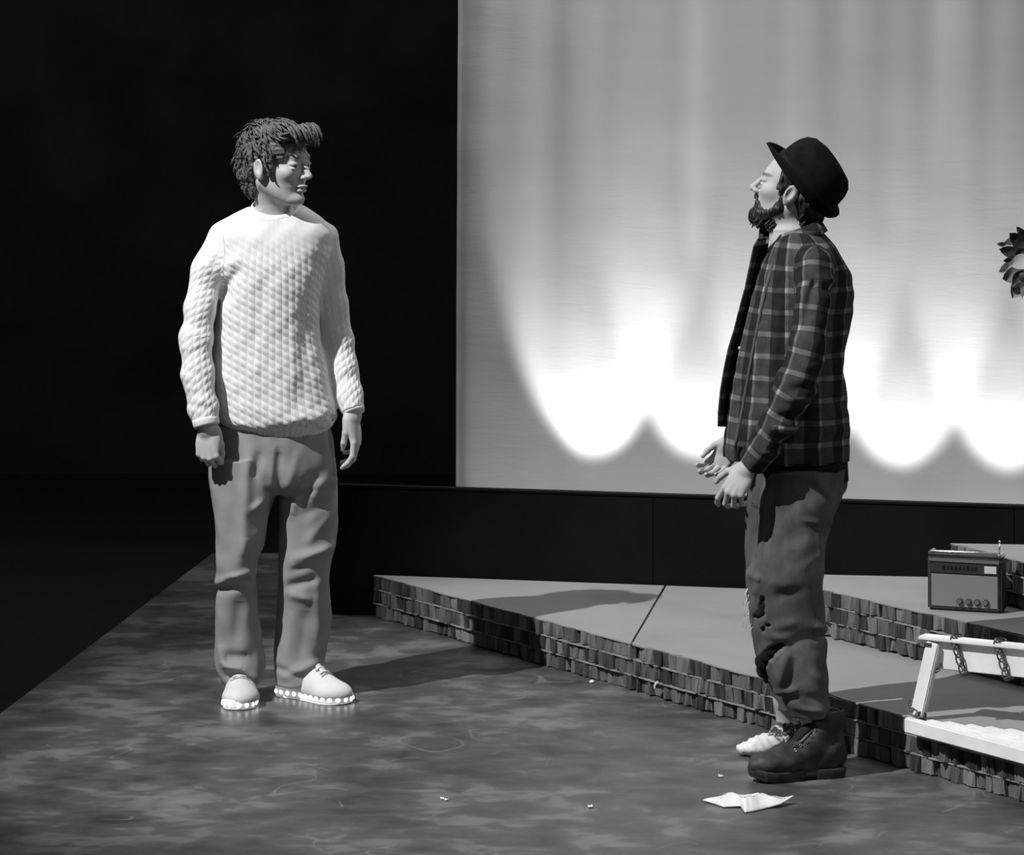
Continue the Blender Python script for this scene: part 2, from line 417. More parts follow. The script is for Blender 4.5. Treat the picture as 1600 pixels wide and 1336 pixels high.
def folds(X, Y, Z, L, Y0, yc=None):
    """L: (px0,py0,px1,py1,width px,height mm): creases seen from the front, applied on the viewer's half"""
    k = Y0/FPX; o = np.zeros_like(X)
    for a0, b0, a1, b1, wd, am in L:
        A = W(a0, b0, Y0); B = W(a1, b1, Y0); ax, az = A[0], A[2]; dx, dz = B[0]-ax, B[2]-az
        t = np.clip(((X-ax)*dx+(Z-az)*dz)/(dx*dx+dz*dz+1e-9), 0, 1)
        d2 = (X-ax-t*dx)**2+(Z-az-t*dz)**2
        o += am*.001*np.exp(-d2/(wd*k)**2)*(.35+.65*np.sqrt(np.maximum(np.sin(t*PI), 0)))
    if yc is not None: o *= 1/(1+np.exp((Y-yc)/.015))
    return o
def lev(rows):
    """(py, cx, half, Y, depth half) in photo pixels -> (z, cx, cy, rx, ry)"""
    out = []
    for py, cx, h, Y, ry in rows:
        p = W(cx, py, Y); out.append((p[2], p[0], Y, h*Y/FPX, ry))
    return out

# ------------------------------------------------------------------ anatomy
def rot_head(yaw, pitch, roll=0.):
    """columns: forward, left, up in world; yaw = heading angle of the face in the XY plane"""
    f = Vector((math.cos(yaw), math.sin(yaw), 0)); l = Vector((-math.sin(yaw), math.cos(yaw), 0)); u = Vector((0, 0, 1))
    R = Matrix((f, l, u)).transposed()
    R = R @ Matrix.Rotation(-pitch, 3, 'Y') @ Matrix.Rotation(roll, 3, 'X')
    return np.array(R)
class Frame:
    def __init__(s, O, R, sc): s.O = np.asarray(O, float); s.R = R; s.sc = sc
    def p(s, l): return s.O+s.R@(np.asarray(l, float)*s.sc)
    def inv(s, P): return ((np.asarray(P)-s.O)@s.R)/s.sc
def head(F, H, nose=1.):
    e = lambda c, r, k=.012, op='u', M=None: F.ell(H.p(c), np.array(r)*H.sc, k, op, H.R if M is None else H.R@M)
    cn = lambda a, b, ra, rb, k=.012, op='u': F.cone(H.p(a), H.p(b), ra*H.sc, rb*H.sc, k, op)
    e((-.010, 0, .030), (.098, .076, .086), .0)
    e((.030, 0, -.030), (.060, .060, .086), .02)
    for s in (-1, 1):
        cn((-.012, s*.050, -.048), (.058, s*.020, -.098), .020, .016, .02)
        e((.056, s*.040, -.022), (.026, .022, .020), .018)
    e((.072, 0, -.099), (.020, .024, .018), .015)
    cn((.080, -.030, .021), (.080, .030, .021), .013, .013, .015)
    for s in (-1, 1): e((.100, s*.032, -.001), (.020, .018, .0125), .010, 's')
    for s in (-1, 1):
        e((.079, s*.032, .0045), (.0145, .0165, .0085), .004); e((.077, s*.032, -.008), (.0145, .016, .006), .004)
    cn((.090, 0, .012), (.112*nose, 0, -.030), .0065, .0095, .008)
    for s in (-1, 1): e((.099, s*.0115, -.034), (.011, .0075, .0075), .006)
    e((.089, 0, -.0605), (.0125, .022, .0060), .006); e((.087, 0, -.0725), (.0125, .019, .0065), .006)
    e((.104, 0, -.0665), (.010, .024, .0022), .003, 's')
    for s in (-1, 1):
        M = np.array(Matrix.Rotation(s*.35, 3, 'Z') @ Matrix.Rotation(-.25, 3, 'Y'))
        e((-.012, s*.080, -.010), (.021, .0085, .032), .004, 'u', M)
        e((-.008, s*.089, -.006), (.0105, .007, .019), .004, 's', M)
        e((-.004, s*.080, -.034), (.009, .006, .010), .004, 'u', M)
def skin_tone(V, H):
    l = H.inv(V); x, y, z = l[:, 0], l[:, 1], l[:, 2]
    t = np.ones(len(V))
    t -= .30*np.exp(-(((z+.0665)/.009)**2+(y/.021)**2))*(x > .07)
    for s in (-1, 1):
        t -= .72*np.exp(-(((z-.022-.10*np.abs(y-s*.032))/.0055)**2+((y-s*.034)/.020)**2)**2)*(x > .05)
        t -= .35*np.exp(-(((z-.0065)/.004)**2+((y-s*.032)/.017)**2))*(x > .06)
    return np.clip(t, .08, 1)
def hand(F, wrist, d, n, side, curl, thumb=(.5, .3), sc=1., spread=.06):
    """d: wrist->knuckles, n: normal out of the BACK of the hand, side: +1 if thumb lies on d x n"""
    d = np.asarray(d, float); d /= np.linalg.norm(d); n = np.asarray(n, float); n -= d*(n@d); n /= np.linalg.norm(n)
    t = np.cross(d, n)*side                                    # towards the thumb
    w_ = np.asarray(wrist, float)
    P = lambda a, b, c: w_+(d*a+t*b+n*c)*sc
    M = np.stack([d, t, n], 1)
    F.cone(P(-.05, 0, 0), P(.012, 0, 0), .026*sc, .025*sc, .012)
    F.ell(P(.055, .002, -.002), np.array((.052, .040, .0165))*sc, .014, 'u', M)
    F.ell(P(.030, .024, -.012), np.array((.036, .020, .017))*sc, .012, 'u', M)      # ball of the thumb
    base = ((.094, .029, .002), (.100, .0095, .004), (.096, -.0105, .002), (.086, -.029, -.002))
    lens = ((.043, .025, .019), (.047, .029, .020), (.044, .027, .020), (.034, .020, .017))
    for q in range(4):
        b = np.array(base[q]); p = P(*b); ang = 0
        c = curl[q] if isinstance(curl[0], (tuple, list)) else curl
        F.cone(P(.045, b[1]*.7, .0), p, .0105*sc, .0100*sc, .008)
        sp = spread*(1.5-q)
        r = (.0096, .0086, .0078, .0068)
        for m in range(3):
            ang += c[m]
            dr = (d*math.cos(sp)+t*math.sin(sp))*math.cos(ang)-n*math.sin(ang)
            p2 = p+dr*lens[q][m]*sc
            F.cone(p, p2, r[m]*sc*(.88 if q == 3 else 1), r[m+1]*sc*(.88 if q == 3 else 1), .0035); p = p2
    p = P(.022, .030, -.010); a1, a2 = thumb
    dr = d*math.cos(a1)+t*math.sin(a1)-n*.25; dr /= np.linalg.norm(dr)
    p2 = p+dr*.040*sc; F.cone(p, p2, .0135*sc, .0110*sc, .008)
    dr = d*math.cos(a2)+t*math.sin(a2)-n*.35; dr /= np.linalg.norm(dr)
    p3 = p2+dr*.032*sc; F.cone(p2, p3, .0108*sc, .0098*sc, .004)
    dr = d*math.cos(a2-.25)+t*math.sin(a2-.25)-n*.45; dr /= np.linalg.norm(dr)
    F.cone(p3, p3+dr*.024*sc, .0098*sc, .0074*sc, .004)
def zgrid(z0, z1, fine, hf=.0026, hc=.008):
    z = [z0]
    while z[-1] < z1:
        f = any(a-.01 <= z[-1] <= b+.01 for a, b in fine); z.append(z[-1]+(hf if f else hc))
    return z
def locks(L, seg=5):
    """list of (path, radii, flat, up) -> one mesh"""
    VV, FF, AA, o = [], [], [], 0
    for i, (p, r, fl, up) in enumerate(L):
        V, F = tube_np(p, r, seg, fl, up); VV.append(V); FF += [tuple(a+o for a in f) for f in F]; o += len(V)
        n = len(p); s = np.repeat(np.arange(n), seg)*.25; th = np.tile(np.arange(seg), n)
        AA.append(np.stack([s+i*3.7, th*1.1+i*1.3, np.full(len(V), i*.77)], 1))
    return np.concatenate(VV), FF, np.concatenate(AA)

# ================================================================== SETTING
bm = prism(bmesh.new(), ((-1.83, 7.7), (3.4, 7.7), (3.4, 13.6), (-1.20, 13.6)), -.12, 0.)
tag(bm_obj('floor', bm, 'floor_paint'), 'dark blotchy painted stage floor with pale scuffs', kind='structure')
tag(box('ground', (0, 10, -.17), 24, 24, .1, 'black_ground'), 'unlit black floor beyond the edge of the painted stage', kind='structure')
tag(box('wall_back', (0, 17.2, 3.4), 24, .1, 7.2, 'black_drape'), 'black backing behind the stage', kind='structure')
tag(box('wall_left', (-6, 12, 3.4), .1, 10.2, 7.2, 'black_drape'), 'black masking at the left side of the stage', kind='structure')
# low black wall that hides the ground row
ax = (WD, WN, Vector((0, 0, 1)))
a = W0 - WD*.16; b = W0 + WD*3.6
c = (a+b)/2 + WN*.02; c.z = .2315-.002
mw = empty('masking_flat', (c.x, c.y, 0)); tag(mw, 'low black masking flat running along below the white backdrop', 'stage flat')
L = (b-a).length
n = 3
for i in range(n):
    cc = a + WD*(L*(i+.5)/n) + WN*.02; box('panel', (cc.x, cc.y, .2275), L/n-.0012, .035, .455, 'black_paint', mw, ax, .002)
cc = a + WD*(L/2) + WN*.02; box('top_rail', (cc.x, cc.y, .459), L, .045, .008, 'black_paint', mw, ax)
# white backdrop
def backdrop():
    nx, nz = 420, 160; Wd, Hh = 3.7, 5.6
    s = np.linspace(0, Wd, nx); z = np.linspace(-.01, Hh, nz); S, Z = np.meshgrid(s, z, indexing='ij')
    up = np.clip((Z-.5)/1.6, 0, 1)**1.2
    f = .5*np.sin(S*2*PI/.31+.6+.25*Z)+.5*np.sin(S*2*PI/.47+2.1-.3*Z)+.35*np.sin(S*2*PI/.19+1.+.5*np.sin(Z*1.3))+.6*np.sin(S*2*PI/.83+.4)
    D = f*(.003+.020*up)+.002*np.sin(S*9+Z*14)*np.sin(Z*5+S*3)
    # hemmed edge rolls back a little
    D += .03*np.exp(-(S/.035)**2)
    P0 = np.array(CY0)+np.array(WD)*.035
    V = P0+S[..., None]*np.array(WD)+D[..., None]*np.array(WN)+Z[..., None]*np.array((0, 0, 1))
    V2 = V+np.array(WN)*.004
    i, j = np.meshgrid(np.arange(nx-1), np.arange(nz-1), indexing='ij'); a = (i*nz+j).ravel()
    F = np.stack([a, a+nz, a+nz+1, a+1], 1)
    N = nx*nz; F2 = F[:, ::-1]+N
    e1 = np.arange(nz-1); sideL = np.stack([e1+1, e1+1+N, e1+N, e1], 1)
    V_ = np.concatenate([V.reshape(-1, 3), V2.reshape(-1, 3)])
    o = mesh_np('backdrop_cloth', V_, np.concatenate([F, F2, sideL]), 'backdrop')
    tag(o, 'tall white backdrop cloth with soft vertical folds glowing at the bottom', 'backdrop')
backdrop()

# ================================================================== CARDBOARD PLATFORMS
def cell_meshes():
    out = []
    for k in range(9):
        r = random.Random(40+k); bm = bmesh.new()
        wd = 1.; n = 5; prof = [(-.5, r.uniform(-.2, .2))]
        for i in range(1, n): prof.append((-.5+i/n, r.uniform(-.55, .45)))
        prof.append((.5, r.uniform(-.2, .2)))
        top = [bm.verts.new((x, -.5+y*.35, .5+r.uniform(-.03, .0))) for x, y in prof]
        low = r.uniform(-.5, -.40)
        bot = [bm.verts.new((x+r.uniform(-.04, .04), -.5+y*.35+r.uniform(-.2, .25), low+r.uniform(-.04, .05))) for x, y in prof]
        tb = [bm.verts.new((-.5, .5, .5)), bm.verts.new((.5, .5, .5))]; bb = [bm.verts.new((-.5, .5, -.5)), bm.verts.new((.5, .5, -.5))]
        for i in range(n): bm.faces.new((bot[i], bot[i+1], top[i+1], top[i]))
        bm.faces.new(top+[tb[1], tb[0]]); bm.faces.new(bot[::-1]+[bb[0], bb[1]])
        bm.faces.new((bot[0], top[0], tb[0], bb[0])); bm.faces.new((bot[-1], bb[1], tb[1], top[-1])); bm.faces.new((bb[0], tb[0], tb[1], bb[1]))
        bmesh.ops.recalc_face_normals(bm, faces=bm.faces)
        me = bpy.data.meshes.new('cell'); bm.to_mesh(me); bm.free(); me.materials.append(MATS['card_cell']); out.append(me)
    return out
CELLS = cell_meshes()
def platform(label, poly, z0, fa, fb, ends=(0, 1), hgt=.150, seed=1, wmean=.036):
    """poly: outline; fa->fb: the torn front edge, left to right as seen"""
    r = random.Random(seed); fa = Vector((*fa, 0)); fb = Vector((*fb, 0)); d = (fb-fa).normalized(); nb = Vector((-d.y, d.x, 0))   # into the board
    cx = sum(p[0] for p in poly)/len(poly); cy = sum(p[1] for p in poly)/len(poly)
    root = empty('cardboard_platform', (cx, cy, z0)); tag(root, label, 'platform')
    inset = .022
    def inner(k):
        out = []
        for p in poly:
            v = Vector((p[0], p[1], 0)); s = (v-fa).dot(nb)
            if abs(s) < .01: v = v+nb*k
            out.append((v.x, v.y))
        return out
    lay = hgt/3
    bm = prism(bmesh.new(), inner(inset), z0+.001, z0+hgt-.004); bm_obj('core', bm, 'card_dark', root)
    # torn top sheet: ragged along the front
    Lf = (fb-fa).length; n = int(Lf/.03); rag = []
    k_ = 0.
    for i in range(n+1):
        k_ = .75*k_+.25*r.uniform(-.014, .010) if r.random() > .06 else r.uniform(-.02, .002)
        rag.append(fa+d*(Lf*i/n)-nb*(k_*(1 if 0 < i < n else 0)))
    pts = []
    for p in poly:
        v = Vector((p[0], p[1], 0))
        if (v-fa).length < .01: pts += [(q_.x, q_.y) for q_ in rag]
        elif (v-fb).length < .01: continue
        else: pts.append((v.x, v.y))
    bm_obj('top_sheet', prism(bmesh.new(), pts, z0+hgt-.0045, z0+hgt), 'card_top', root)
    for j in (1, 2):
        k_ = 0; rg = []
        for i in range(n+1):
            k_ = .7*k_+.3*r.uniform(-.010, .012); rg.append(fa+d*(Lf*i/n)-nb*(-.001+k_))
        rgb = [fb+nb*.06, fa+nb*.06]
        bm_obj('liner_sheet', prism(bmesh.new(), [(q_.x, q_.y) for q_ in rg+rgb], z0+j*lay-.0018, z0+j*lay+.0018), 'card_sheet', root)
    ang = math.atan2(d.y, d.x)
    for j in range(3):
        s = r.uniform(0, .01)
        while s < Lf-.01:
            wd = min(wmean*r.choice((.55, .8, 1., 1.15, 1.4)), Lf-s)
            if r.random() < .05: s += r.uniform(.01, .03); continue       # torn-out gap
            me = r.choice(CELLS); o = bpy.data.objects.new('cell', me); col.objects.link(o); o.parent = root
            dep = r.uniform(.020, .032); p = fa+d*(s+wd/2)+nb*(inset-dep/2+.006+(r.uniform(0, .012) if j == 0 else 0))
            hh = lay-.004
            o.location = (p.x-cx, p.y-cy, (j+.5)*lay); o.scale = (wd*.97, dep, hh); o.rotation_euler = (r.uniform(-.06, .06), r.uniform(-.03, .03), ang+r.uniform(-.08, .08))
            s += wd
    return root
EF = Vector((.529, -.849, 0)); EB = Vector((.849, .529, 0))
c0 = (-.492, 12.055); f1 = (.372, 10.655); b1 = (.530, 11.815)
platform('pointed grey cardboard platform at the left with torn honeycomb edge', [c0, f1, b1], 0., c0, f1, seed=3)
f1b = (.378, 10.645); b1b = (.538, 11.812); f2 = (f1b[0]+EF.x*2.5, f1b[1]+EF.y*2.5)
platform('long low cardboard platform behind the bearded man and under the white bench', [f1b, f2, (2.5, 8.7), (2.5, 11.335), b1b], 0., f1b, f2, seed=5)
g0 = (.785, 11.11); g1 = (.785+.512*1.75, 11.11-.859*1.75)
platform('raised middle cardboard platform carrying the radio', [g0, g1, (2.4, 9.8), (2.4, 10.88)], .151, g0, g1, seed=8)
h0 = (1.388, 10.74); h1 = (1.388+.40*.95, 10.74-.916*.95)
platform('topmost cardboard platform behind the radio at the right', [h0, h1, (2.3, 10.1), (2.3, 10.63)], .302, h0, h1, seed=9)

# ================================================================== RADIO
def radio():
    zb = .302
    A = floor_pt(1449, 952, zb); B = floor_pt(1564, 959, zb)
    d = Vector((B[0]-A[0], B[1]-A[1], 0)); wd = d.length; d.normalize(); nb = Vector((-d.y, d.x, 0))
    hh, dp = .165, .075
    c = Vector((A[0], A[1], 0))+d*(wd/2)+nb*(dp/2)
    root = empty('transistor_radio', (c.x, c.y, zb)); tag(root, 'old portable radio with four knobs and raised aerial on cardboard platform', 'radio')
    ax = (d, nb, Vector((0, 0, 1)))
    at = lambda u, v, z: Vector((c.x, c.y, zb+z))+d*u+nb*v
    box('case', at(0, 0, hh/2), wd, dp, hh, 'radio_case', root, ax, .006)
    fy = -dp/2
    box('speaker_panel', at(.002, fy-.001, .062), wd*.90, .004, .098, 'radio_panel', root, ax, .001)
    band = box('tuning_band', at(0, fy-.001, .130), wd*.93, .004, .030, 'radio_band', root, ax, .001)
    box('dial_window', at(wd*.36, fy-.003, .131), .037, .003, .022, 'dial_paper', band, ax)
    box('metal_strip', at(0, fy-.001, .1535), wd*.96, .005, .010, 'strip_grey', root, ax, .001)
    # worn raised lettering on the band, too faded to read
    for i, wl in enumerate((.008, .006, .009, .007, .008, .005, .009, .007, .008)):
        box('faded_letter', at(-.062+i*.0125, fy-.0035, .1315), wl, .0015, .010 if i % 3 else .013, 'radio_letter', band, ax)
    # lid / handle
    box('lid', at(0, 0, hh+.003), wd*.99, dp*.9, .006, 'radio_case', root, ax, .002)
    V, F = tube_np([at(-wd*.49, -dp*.3, hh+.004), at(-wd*.47, -dp*.3, hh+.012), at(0, -dp*.3, hh+.013), at(wd*.47, -dp*.3, hh+.012), at(wd*.49, -dp*.3, hh+.004)], .004, 8)
    mesh_np('carry_handle', V, F, 'chrome', root)
    box('corner_cap', at(-wd*.475, 0, hh+.007), .012, dp*.8, .012, 'chrome', root, ax, .003)
    box('corner_cap', at(wd*.475, 0, hh+.007), .012, dp*.8, .012, 'chrome', root, ax, .003)
    for i in range(4):
        p = at(-.012+i*.0270, fy-.006, .031)
        bm = bmesh.new(); bmesh.ops.create_cone(bm, cap_ends=True, segments=20, radius1=.0105, radius2=.0095, depth=.010)
        R = Matrix((d, Vector((0, 0, 1)), -nb)).transposed().to_4x4()
        bmesh.ops.transform(bm, matrix=Matrix.Translation(p) @ R, verts=bm.verts); kb = bm_obj('knob', bm, 'knob_dark', root)
        bm = bmesh.new(); bmesh.ops.create_cone(bm, cap_ends=True, segments=20, radius1=.0070, radius2=.0065, depth=.003)
        bmesh.ops.transform(bm, matrix=Matrix.Translation(p-nb*.006) @ R, verts=bm.verts); bm_obj('knob_cap', bm, 'strip_grey', kb)
    p = at(wd*.435, dp*.1, hh); an = tube('aerial', [p, p+Vector((0, 0, .045))], (.0028, .0022), 'chrome', root)
    sphere('aerial_tip', p+Vector((0, 0, .047)), .0042, 'chrome', an)
radio()

# ================================================================== WHITE BENCH WITH CHAINS
def bench():
    zt, th = .197, .045
    p0 = W(1412, 1121, 9.42); o = Vector((p0[0], p0[1], 0)); zt = p0[2]; zb = W(1412, 1145, 9.42)[2]
    g = Vector((.845, -.534, 0))                     # line of the rail and of the slat ends
    root = empty('white_bench', (o.x, o.y, zb)); tag(root, 'low white painted bench with side rail and rusty chains on platform edge', 'bench')
    ax = (EF, EB, Vector((0, 0, 1))); Z = Vector((0, 0, 1))
    Lb = 1.1
    c = o+EF*(Lb/2)+EB*.012+Z*((zt+zb)/2); box('front_board', c, Lb, .024, zt-zb, 'white_paint', root, ax, .004)
    r = random.Random(2)
    n = 12; wdt = .026
    for i in range(n):
        s0 = (i+.35)*wdt/.435 if i else .03           # where this slat starts, measured along g, in metres of e_b
        st = o+EB*(.027+i*wdt)+EF*((g.dot(EF)/g.dot(EB))*(.012+i*wdt)+.03+r.uniform(-.006, .008))
        ln = Lb+.05
        cc = st+EF*(ln/2)+EB*(wdt/2)+Z*(zt-.0036+r.uniform(-.0002, .0003)); box('slat', cc, ln, wdt-.003, .0066, 'white_paint', root, ax, .0015)
    # leaning post and side rail
    P0 = W(1434, 1119, 9.43); P1 = W(1460, 1004, 9.43)
    rd = Vector((g.x, g.y, 0)); rn = Vector((-g.y*-1, 0, 0))
    rn = Vector((g.y, -g.x, 0)); 
    if rn.y > 0: rn = -rn                             # towards the viewer
    pd = V3(P1-P0); pl = pd.length; pd.normalize(); side = pd.cross(rn).normalized()
    box('post', V3((P0+P1)/2), .038, .030, pl, 'white_paint', root, (side, pd.cross(side).normalized(), pd), .003)
    q0 = W(1449, 1020, 9.43); ra = V3(q0); rl = .62
    z1 = W(1440, 1000, 9.43)[2]; z0 = W(1440, 1045, 9.43)[2]
    back = -rn
    box('side_rail', ra+rd*(rl/2+.012)+back*.026+Z*((z0+z1)/2-ra.z), rl, .022, z1-z0, 'white_paint', root, (rd, back, Z), .002)
    box('rail_cap', ra+rd*(rl/2-.022)+back*.02+Z*(z1+.004-ra.z), rl+.01, .050, .012, 'white_paint', root, (rd, back, Z), .003)
    box('bracket', ra+rd*.004-back*.003+Z*(z1-.012-ra.z), .022, .012, .010, 'screw_dark', root, (rd, back, Z), .001)
    sphere('screw', ra+rd*.036+back*.012+Z*(z0+.012-ra.z), .004, 'screw_dark', root)
    # chains
    def chain(path, rl_=.018, thick=.0026):
        P = [Vector(p) for p in path]; ce = empty('chain', P[0]-Vector(root_off(root)), root)
        cum = [0]
        for a, b in zip(P[:-1], P[1:]): cum.append(cum[-1]+(b-a).length)
        step = rl_*1.45; k = 0; s = step/2
        while s < cum[-1]:
            i = max(j for j in range(len(cum)) if cum[j] <= s); i = min(i, len(P)-2)
            d = (P[i+1]-P[i]).normalized(); p = P[i]+d*(s-cum[i])
            a = d.orthogonal().normalized(); a = (rn-d*rn.dot(d)).normalized(); b = d.cross(a)
            if k % 2: a, b = (a+b).normalized(), (b-a).normalized()
            else: a, b = (b*.9+a*.35).normalized(), (a*.9-b*.35).normalized()
            pts = []
            for q_ in range(14):
                t = q_*2*PI/14; pts.append(np.array(p+d*(math.cos(t)*rl_)+a*(math.sin(t)*rl_*.52)))
            V, F = tube_np(pts, thick, 6, closed=True, up=tuple(b)); mesh_np('link', V, F, 'rusty_chain', ce)
            s += step; k += 1
    fr = lambda u, z: ra+rd*u+back*.008+Z*(z-ra.z)
    for u in (.088, .218):
        sl = .028
        chain([fr(u-.012, z1+.012)+back*.05, fr(u-.012, z1+.014), fr(u-.008, z1+.008)-back*.006, fr(u+.02, z0-.004)-back*.004, fr(u+.022, z0-.010)+back*.035])
    pz = V3(P0); chain([pz+Z*.040-rd*.022, pz+Z*.018-rd*.014-back*.018, pz+Z*.006+rd*.012-back*.020, pz+Z*.004+rd*.024])
    chain([fr(.006, z0+.004), fr(.022, z0-.006), fr(.034, z0+.0)], .010, .002)
bench()

# ================================================================== LOOSE PAPER
def crumpled(name, label, pts, hgt, seed=0, mat='paper_white'):
    """outline in photo pixels on the floor, plus lift in mm of each corner; a limp folded sheet"""
    r = np.random.RandomState(seed); m0 = len(pts); P = np.array([np.append(floor_pt(p[0], p[1])[:2], p[2]*.001) for p in pts]); out = []
    for i in range(m0):
        for t in np.linspace(0, 1, 7)[:-1]: out.append(P[i]*(1-t)+P[(i+1) % m0]*t)
    out = np.array(out); m = len(out); A = out[np.argmin(out[:, 0])]; B = out[np.argmax(out[:, 0])]
    rings = 10; V = []
    for q_ in range(rings):
        f = q_/(rings-1)
        for i in range(m):
            x = out[i, 0]; t = np.clip((x-A[0])/(B[0]-A[0]), .12, .88); near = out[np.abs(out[:, 0]-x) < .012]
            c = np.array((A[0]*(1-t)+B[0]*t, near[:, 1].mean())); p = out[i, :2]*(1-f)+c*f
            z = .0025+out[i, 2]*(1-f)+hgt*math.sin(f*PI/2)*math.sin(PI*t)**.7+.0025*f*math.sin(x*60+p[1]*40)+.0015*f*math.sin(x*130-p[1]*90+1)
            V.append((p[0], p[1], z))
    F = [(q_*m+i, q_*m+(i+1) % m, (q_+1)*m+(i+1) % m, (q_+1)*m+i) for q_ in range(rings-1) for i in range(m)]
    V = np.array(V); N = len(V); V2 = V.copy(); V2[:, 2] = np.maximum(V2[:, 2]-.002, .0006)
    F += [tuple(x+N for x in f)[::-1] for f in F]
    for i in range(m): F.append((i, i+N, (i+1) % m+N, (i+1) % m))
    root = empty(name, (P[:, 0].mean(), P[:, 1].mean(), 0)); mesh_np('sheet', np.concatenate([V, V2]), F, mat, root, True)
    return tag(root, label, 'paper')
crumpled('crumpled_napkin', 'crumpled white napkin lying on the floor in front of the boot',
         [(1098, 1253, 3), (1127, 1248, 2), (1150, 1244, 1), (1182, 1246, 2), (1203, 1254, 6), (1222, 1256, 14), (1241, 1256, 20), (1220, 1262, 8), (1200, 1264, 2), (1178, 1269, 1), (1164, 1271, 1), (1157, 1263, 4), (1130, 1263, 2), (1118, 1258, 1)], .024, 4)
def scrap(px, py, sz, label, z=0., seed=0, g='tiny white paper scraps'):
    r = random.Random(seed); p = floor_pt(px, py, z); bm = bmesh.new(); vs_ = []
    n = 7
    for i in range(n):
        a = i*2*PI/n; rr = sz*r.uniform(.6, 1.1); vs_.append((p[0]+rr*math.cos(a), p[1]+rr*math.sin(a)*1.3, z+.001+r.uniform(0, sz*.7)))
    t = [bm.verts.new(v) for v in vs_]; b = [bm.verts.new((v[0], v[1], v[2]+.0012)) for v in vs_]
    ct = bm.verts.new((p[0], p[1], z+.001)); cb = bm.verts.new((p[0], p[1], z+.003))
    for i in range(n):
        j = (i+1) % n; bm.faces.new((t[j], t[i], ct)); bm.faces.new((b[i], b[j], cb)); bm.faces.new((t[i], t[j], b[j], b[i]))
    tag(bm_obj('paper_scrap', bm, 'paper_white'), label, 'paper', g)
scrap(691, 1249, .007, 'tiny white scrap on the floor, leftmost of the scraps', seed=1)
scrap(697, 1251, .006, 'tiny white scrap touching the leftmost scrap on the floor', seed=2)
scrap(922, 1262, .010, 'small white scrap alone on the open floor left of the napkin', seed=3)
scrap(1127, 1214, .009, 'small white scrap on the floor left of the boot toe', seed=4)
scrap(924, 1067, .009, 'small white scrap on the floor against the left platform edge', seed=5)
p = floor_pt(1030, 1092); 
def stuck_scrap():
    P0 = Vector((f1b[0], f1b[1], 0)); s = .0
    best = None
    for s in np.linspace(0, 2, 400):
        q_ = P0+EF*float(s)
        if 800+q_.x*FPX/q_.y >= 1030: break
    q_ = q_-EB*.016; zc = HC-(1070-YH)*q_.y/FPX
    bm = bmesh.new(); r = random.Random(3)
    for (du, dz, l, a) in ((0, 0, .02, .9), (.006, .008, .018, .35), (-.004, -.006, .012, 1.6)):
        c = q_+EF*du+Vector((0, 0, zc+dz)); d = EF*math.cos(a)+Vector((0, 0, math.sin(a))); b_box(bm, c, l, .002, .007, (d, EB, d.cross(EB)))
    tag(bm_obj('paper_scrap', bm, 'paper_white'), 'white torn paper tuft sticking out of the long platform edge', 'paper')
stuck_scrap()

# ================================================================== FLOWERS AT THE RIGHT EDGE
def flowers():
    Yf = 10.55; root = empty('artificial_flower', (1.78, Yf, .453)); tag(root, 'pale artificial flower spray with dark leaves at the right edge', 'flower')
    ctr = W(1612, 412, Yf)
    tube('stem', [np.array((1.78, Yf, .453)), np.array((1.785, Yf, .9)), np.array((1.76, Yf, 1.2)), ctr+np.array((.04, 0, -.03)), ctr], (.008, .007, .006, .005, .004), 'stem', root)
    def blade(name, px0, py0, px1, py1, wd, mat, dy=0., bend=.012, dy1=0.):
        A = W(px0, py0, Yf+dy); B = W(px1, py1, Yf+dy+dy1); d = B-A; L = np.linalg.norm(d); d /= L
        s = np.cross(d, (0, 1, 0)); s /= np.linalg.norm(s); nn = np.cross(s, d); V = []; n = 8; m = 5
        for i in range(n+1):
            t = i/n; ww = wd*Yf/FPX*(math.sin(PI*min(1, t*.93+.07))**.7)*.5
            for j in range(m):
                u = (j/(m-1)-.5)*2; V.append(A+d*L*t+s*ww*u+nn*(bend*(math.sin(PI*t)-.6*u*u)))
        V = np.array(V); F = [(i*m+j, i*m+j+1, (i+1)*m+j+1, (i+1)*m+j) for i in range(n) for j in range(m-1)]
        N = len(V); V = np.concatenate([V, V+nn*.0015]); F += [tuple(x+N for x in f)[::-1] for f in F]
        mesh_np(name, V, F, mat, root)
    for a in ((1606, 402, 1561, 389, 20, 'leaf_dark', -.05, .010), (1612, 396, 1577, 364, 24, 'leaf_dark', -.03, .010), (1610, 380, 1588, 354, 13, 'petal_grey', -.03), (1618, 392, 1592, 360, 26, 'leaf_dark', -.04), (1592, 404, 1567, 408, 9, 'leaf_dark', -.05),
              (1580, 384, 1557, 381, 8, 'petal_grey', -.03), (1630, 400, 1640, 352, 30, 'leaf_dark', -.02), (1604, 392, 1586, 402, 16, 'leaf_dark', -.06)):
        blade('leaf', *a)
    for a in ((1600, 382, 1566, 384, 26, 'petal_pale', .0), (1612, 404, 1578, 414, 24, 'petal_pale', -.08, .006), (1606, 414, 1560, 424, 26, 'petal_pale', -.03), (1604, 424, 1566, 436, 26, 'petal_grey', -.05), (1600, 424, 1582, 444, 16, 'leaf_dark', -.075),
              (1612, 422, 1581, 466, 30, 'petal_grey', -.03), (1620, 424, 1597, 467, 26, 'petal_pale', -.06), (1628, 420, 1622, 470, 30, 'petal_pale', -.04), (1620, 398, 1650, 400, 34, 'petal_pale', -.05), (1618, 410, 1648, 440, 30, 'petal_grey', -.03)):
        blade('petal', *a)
    sphere('flower_centre', ctr+np.array((-.03, -.07, -.035)), .018, 'leaf_dark', root, (1.2, .7, 1))
flowers()

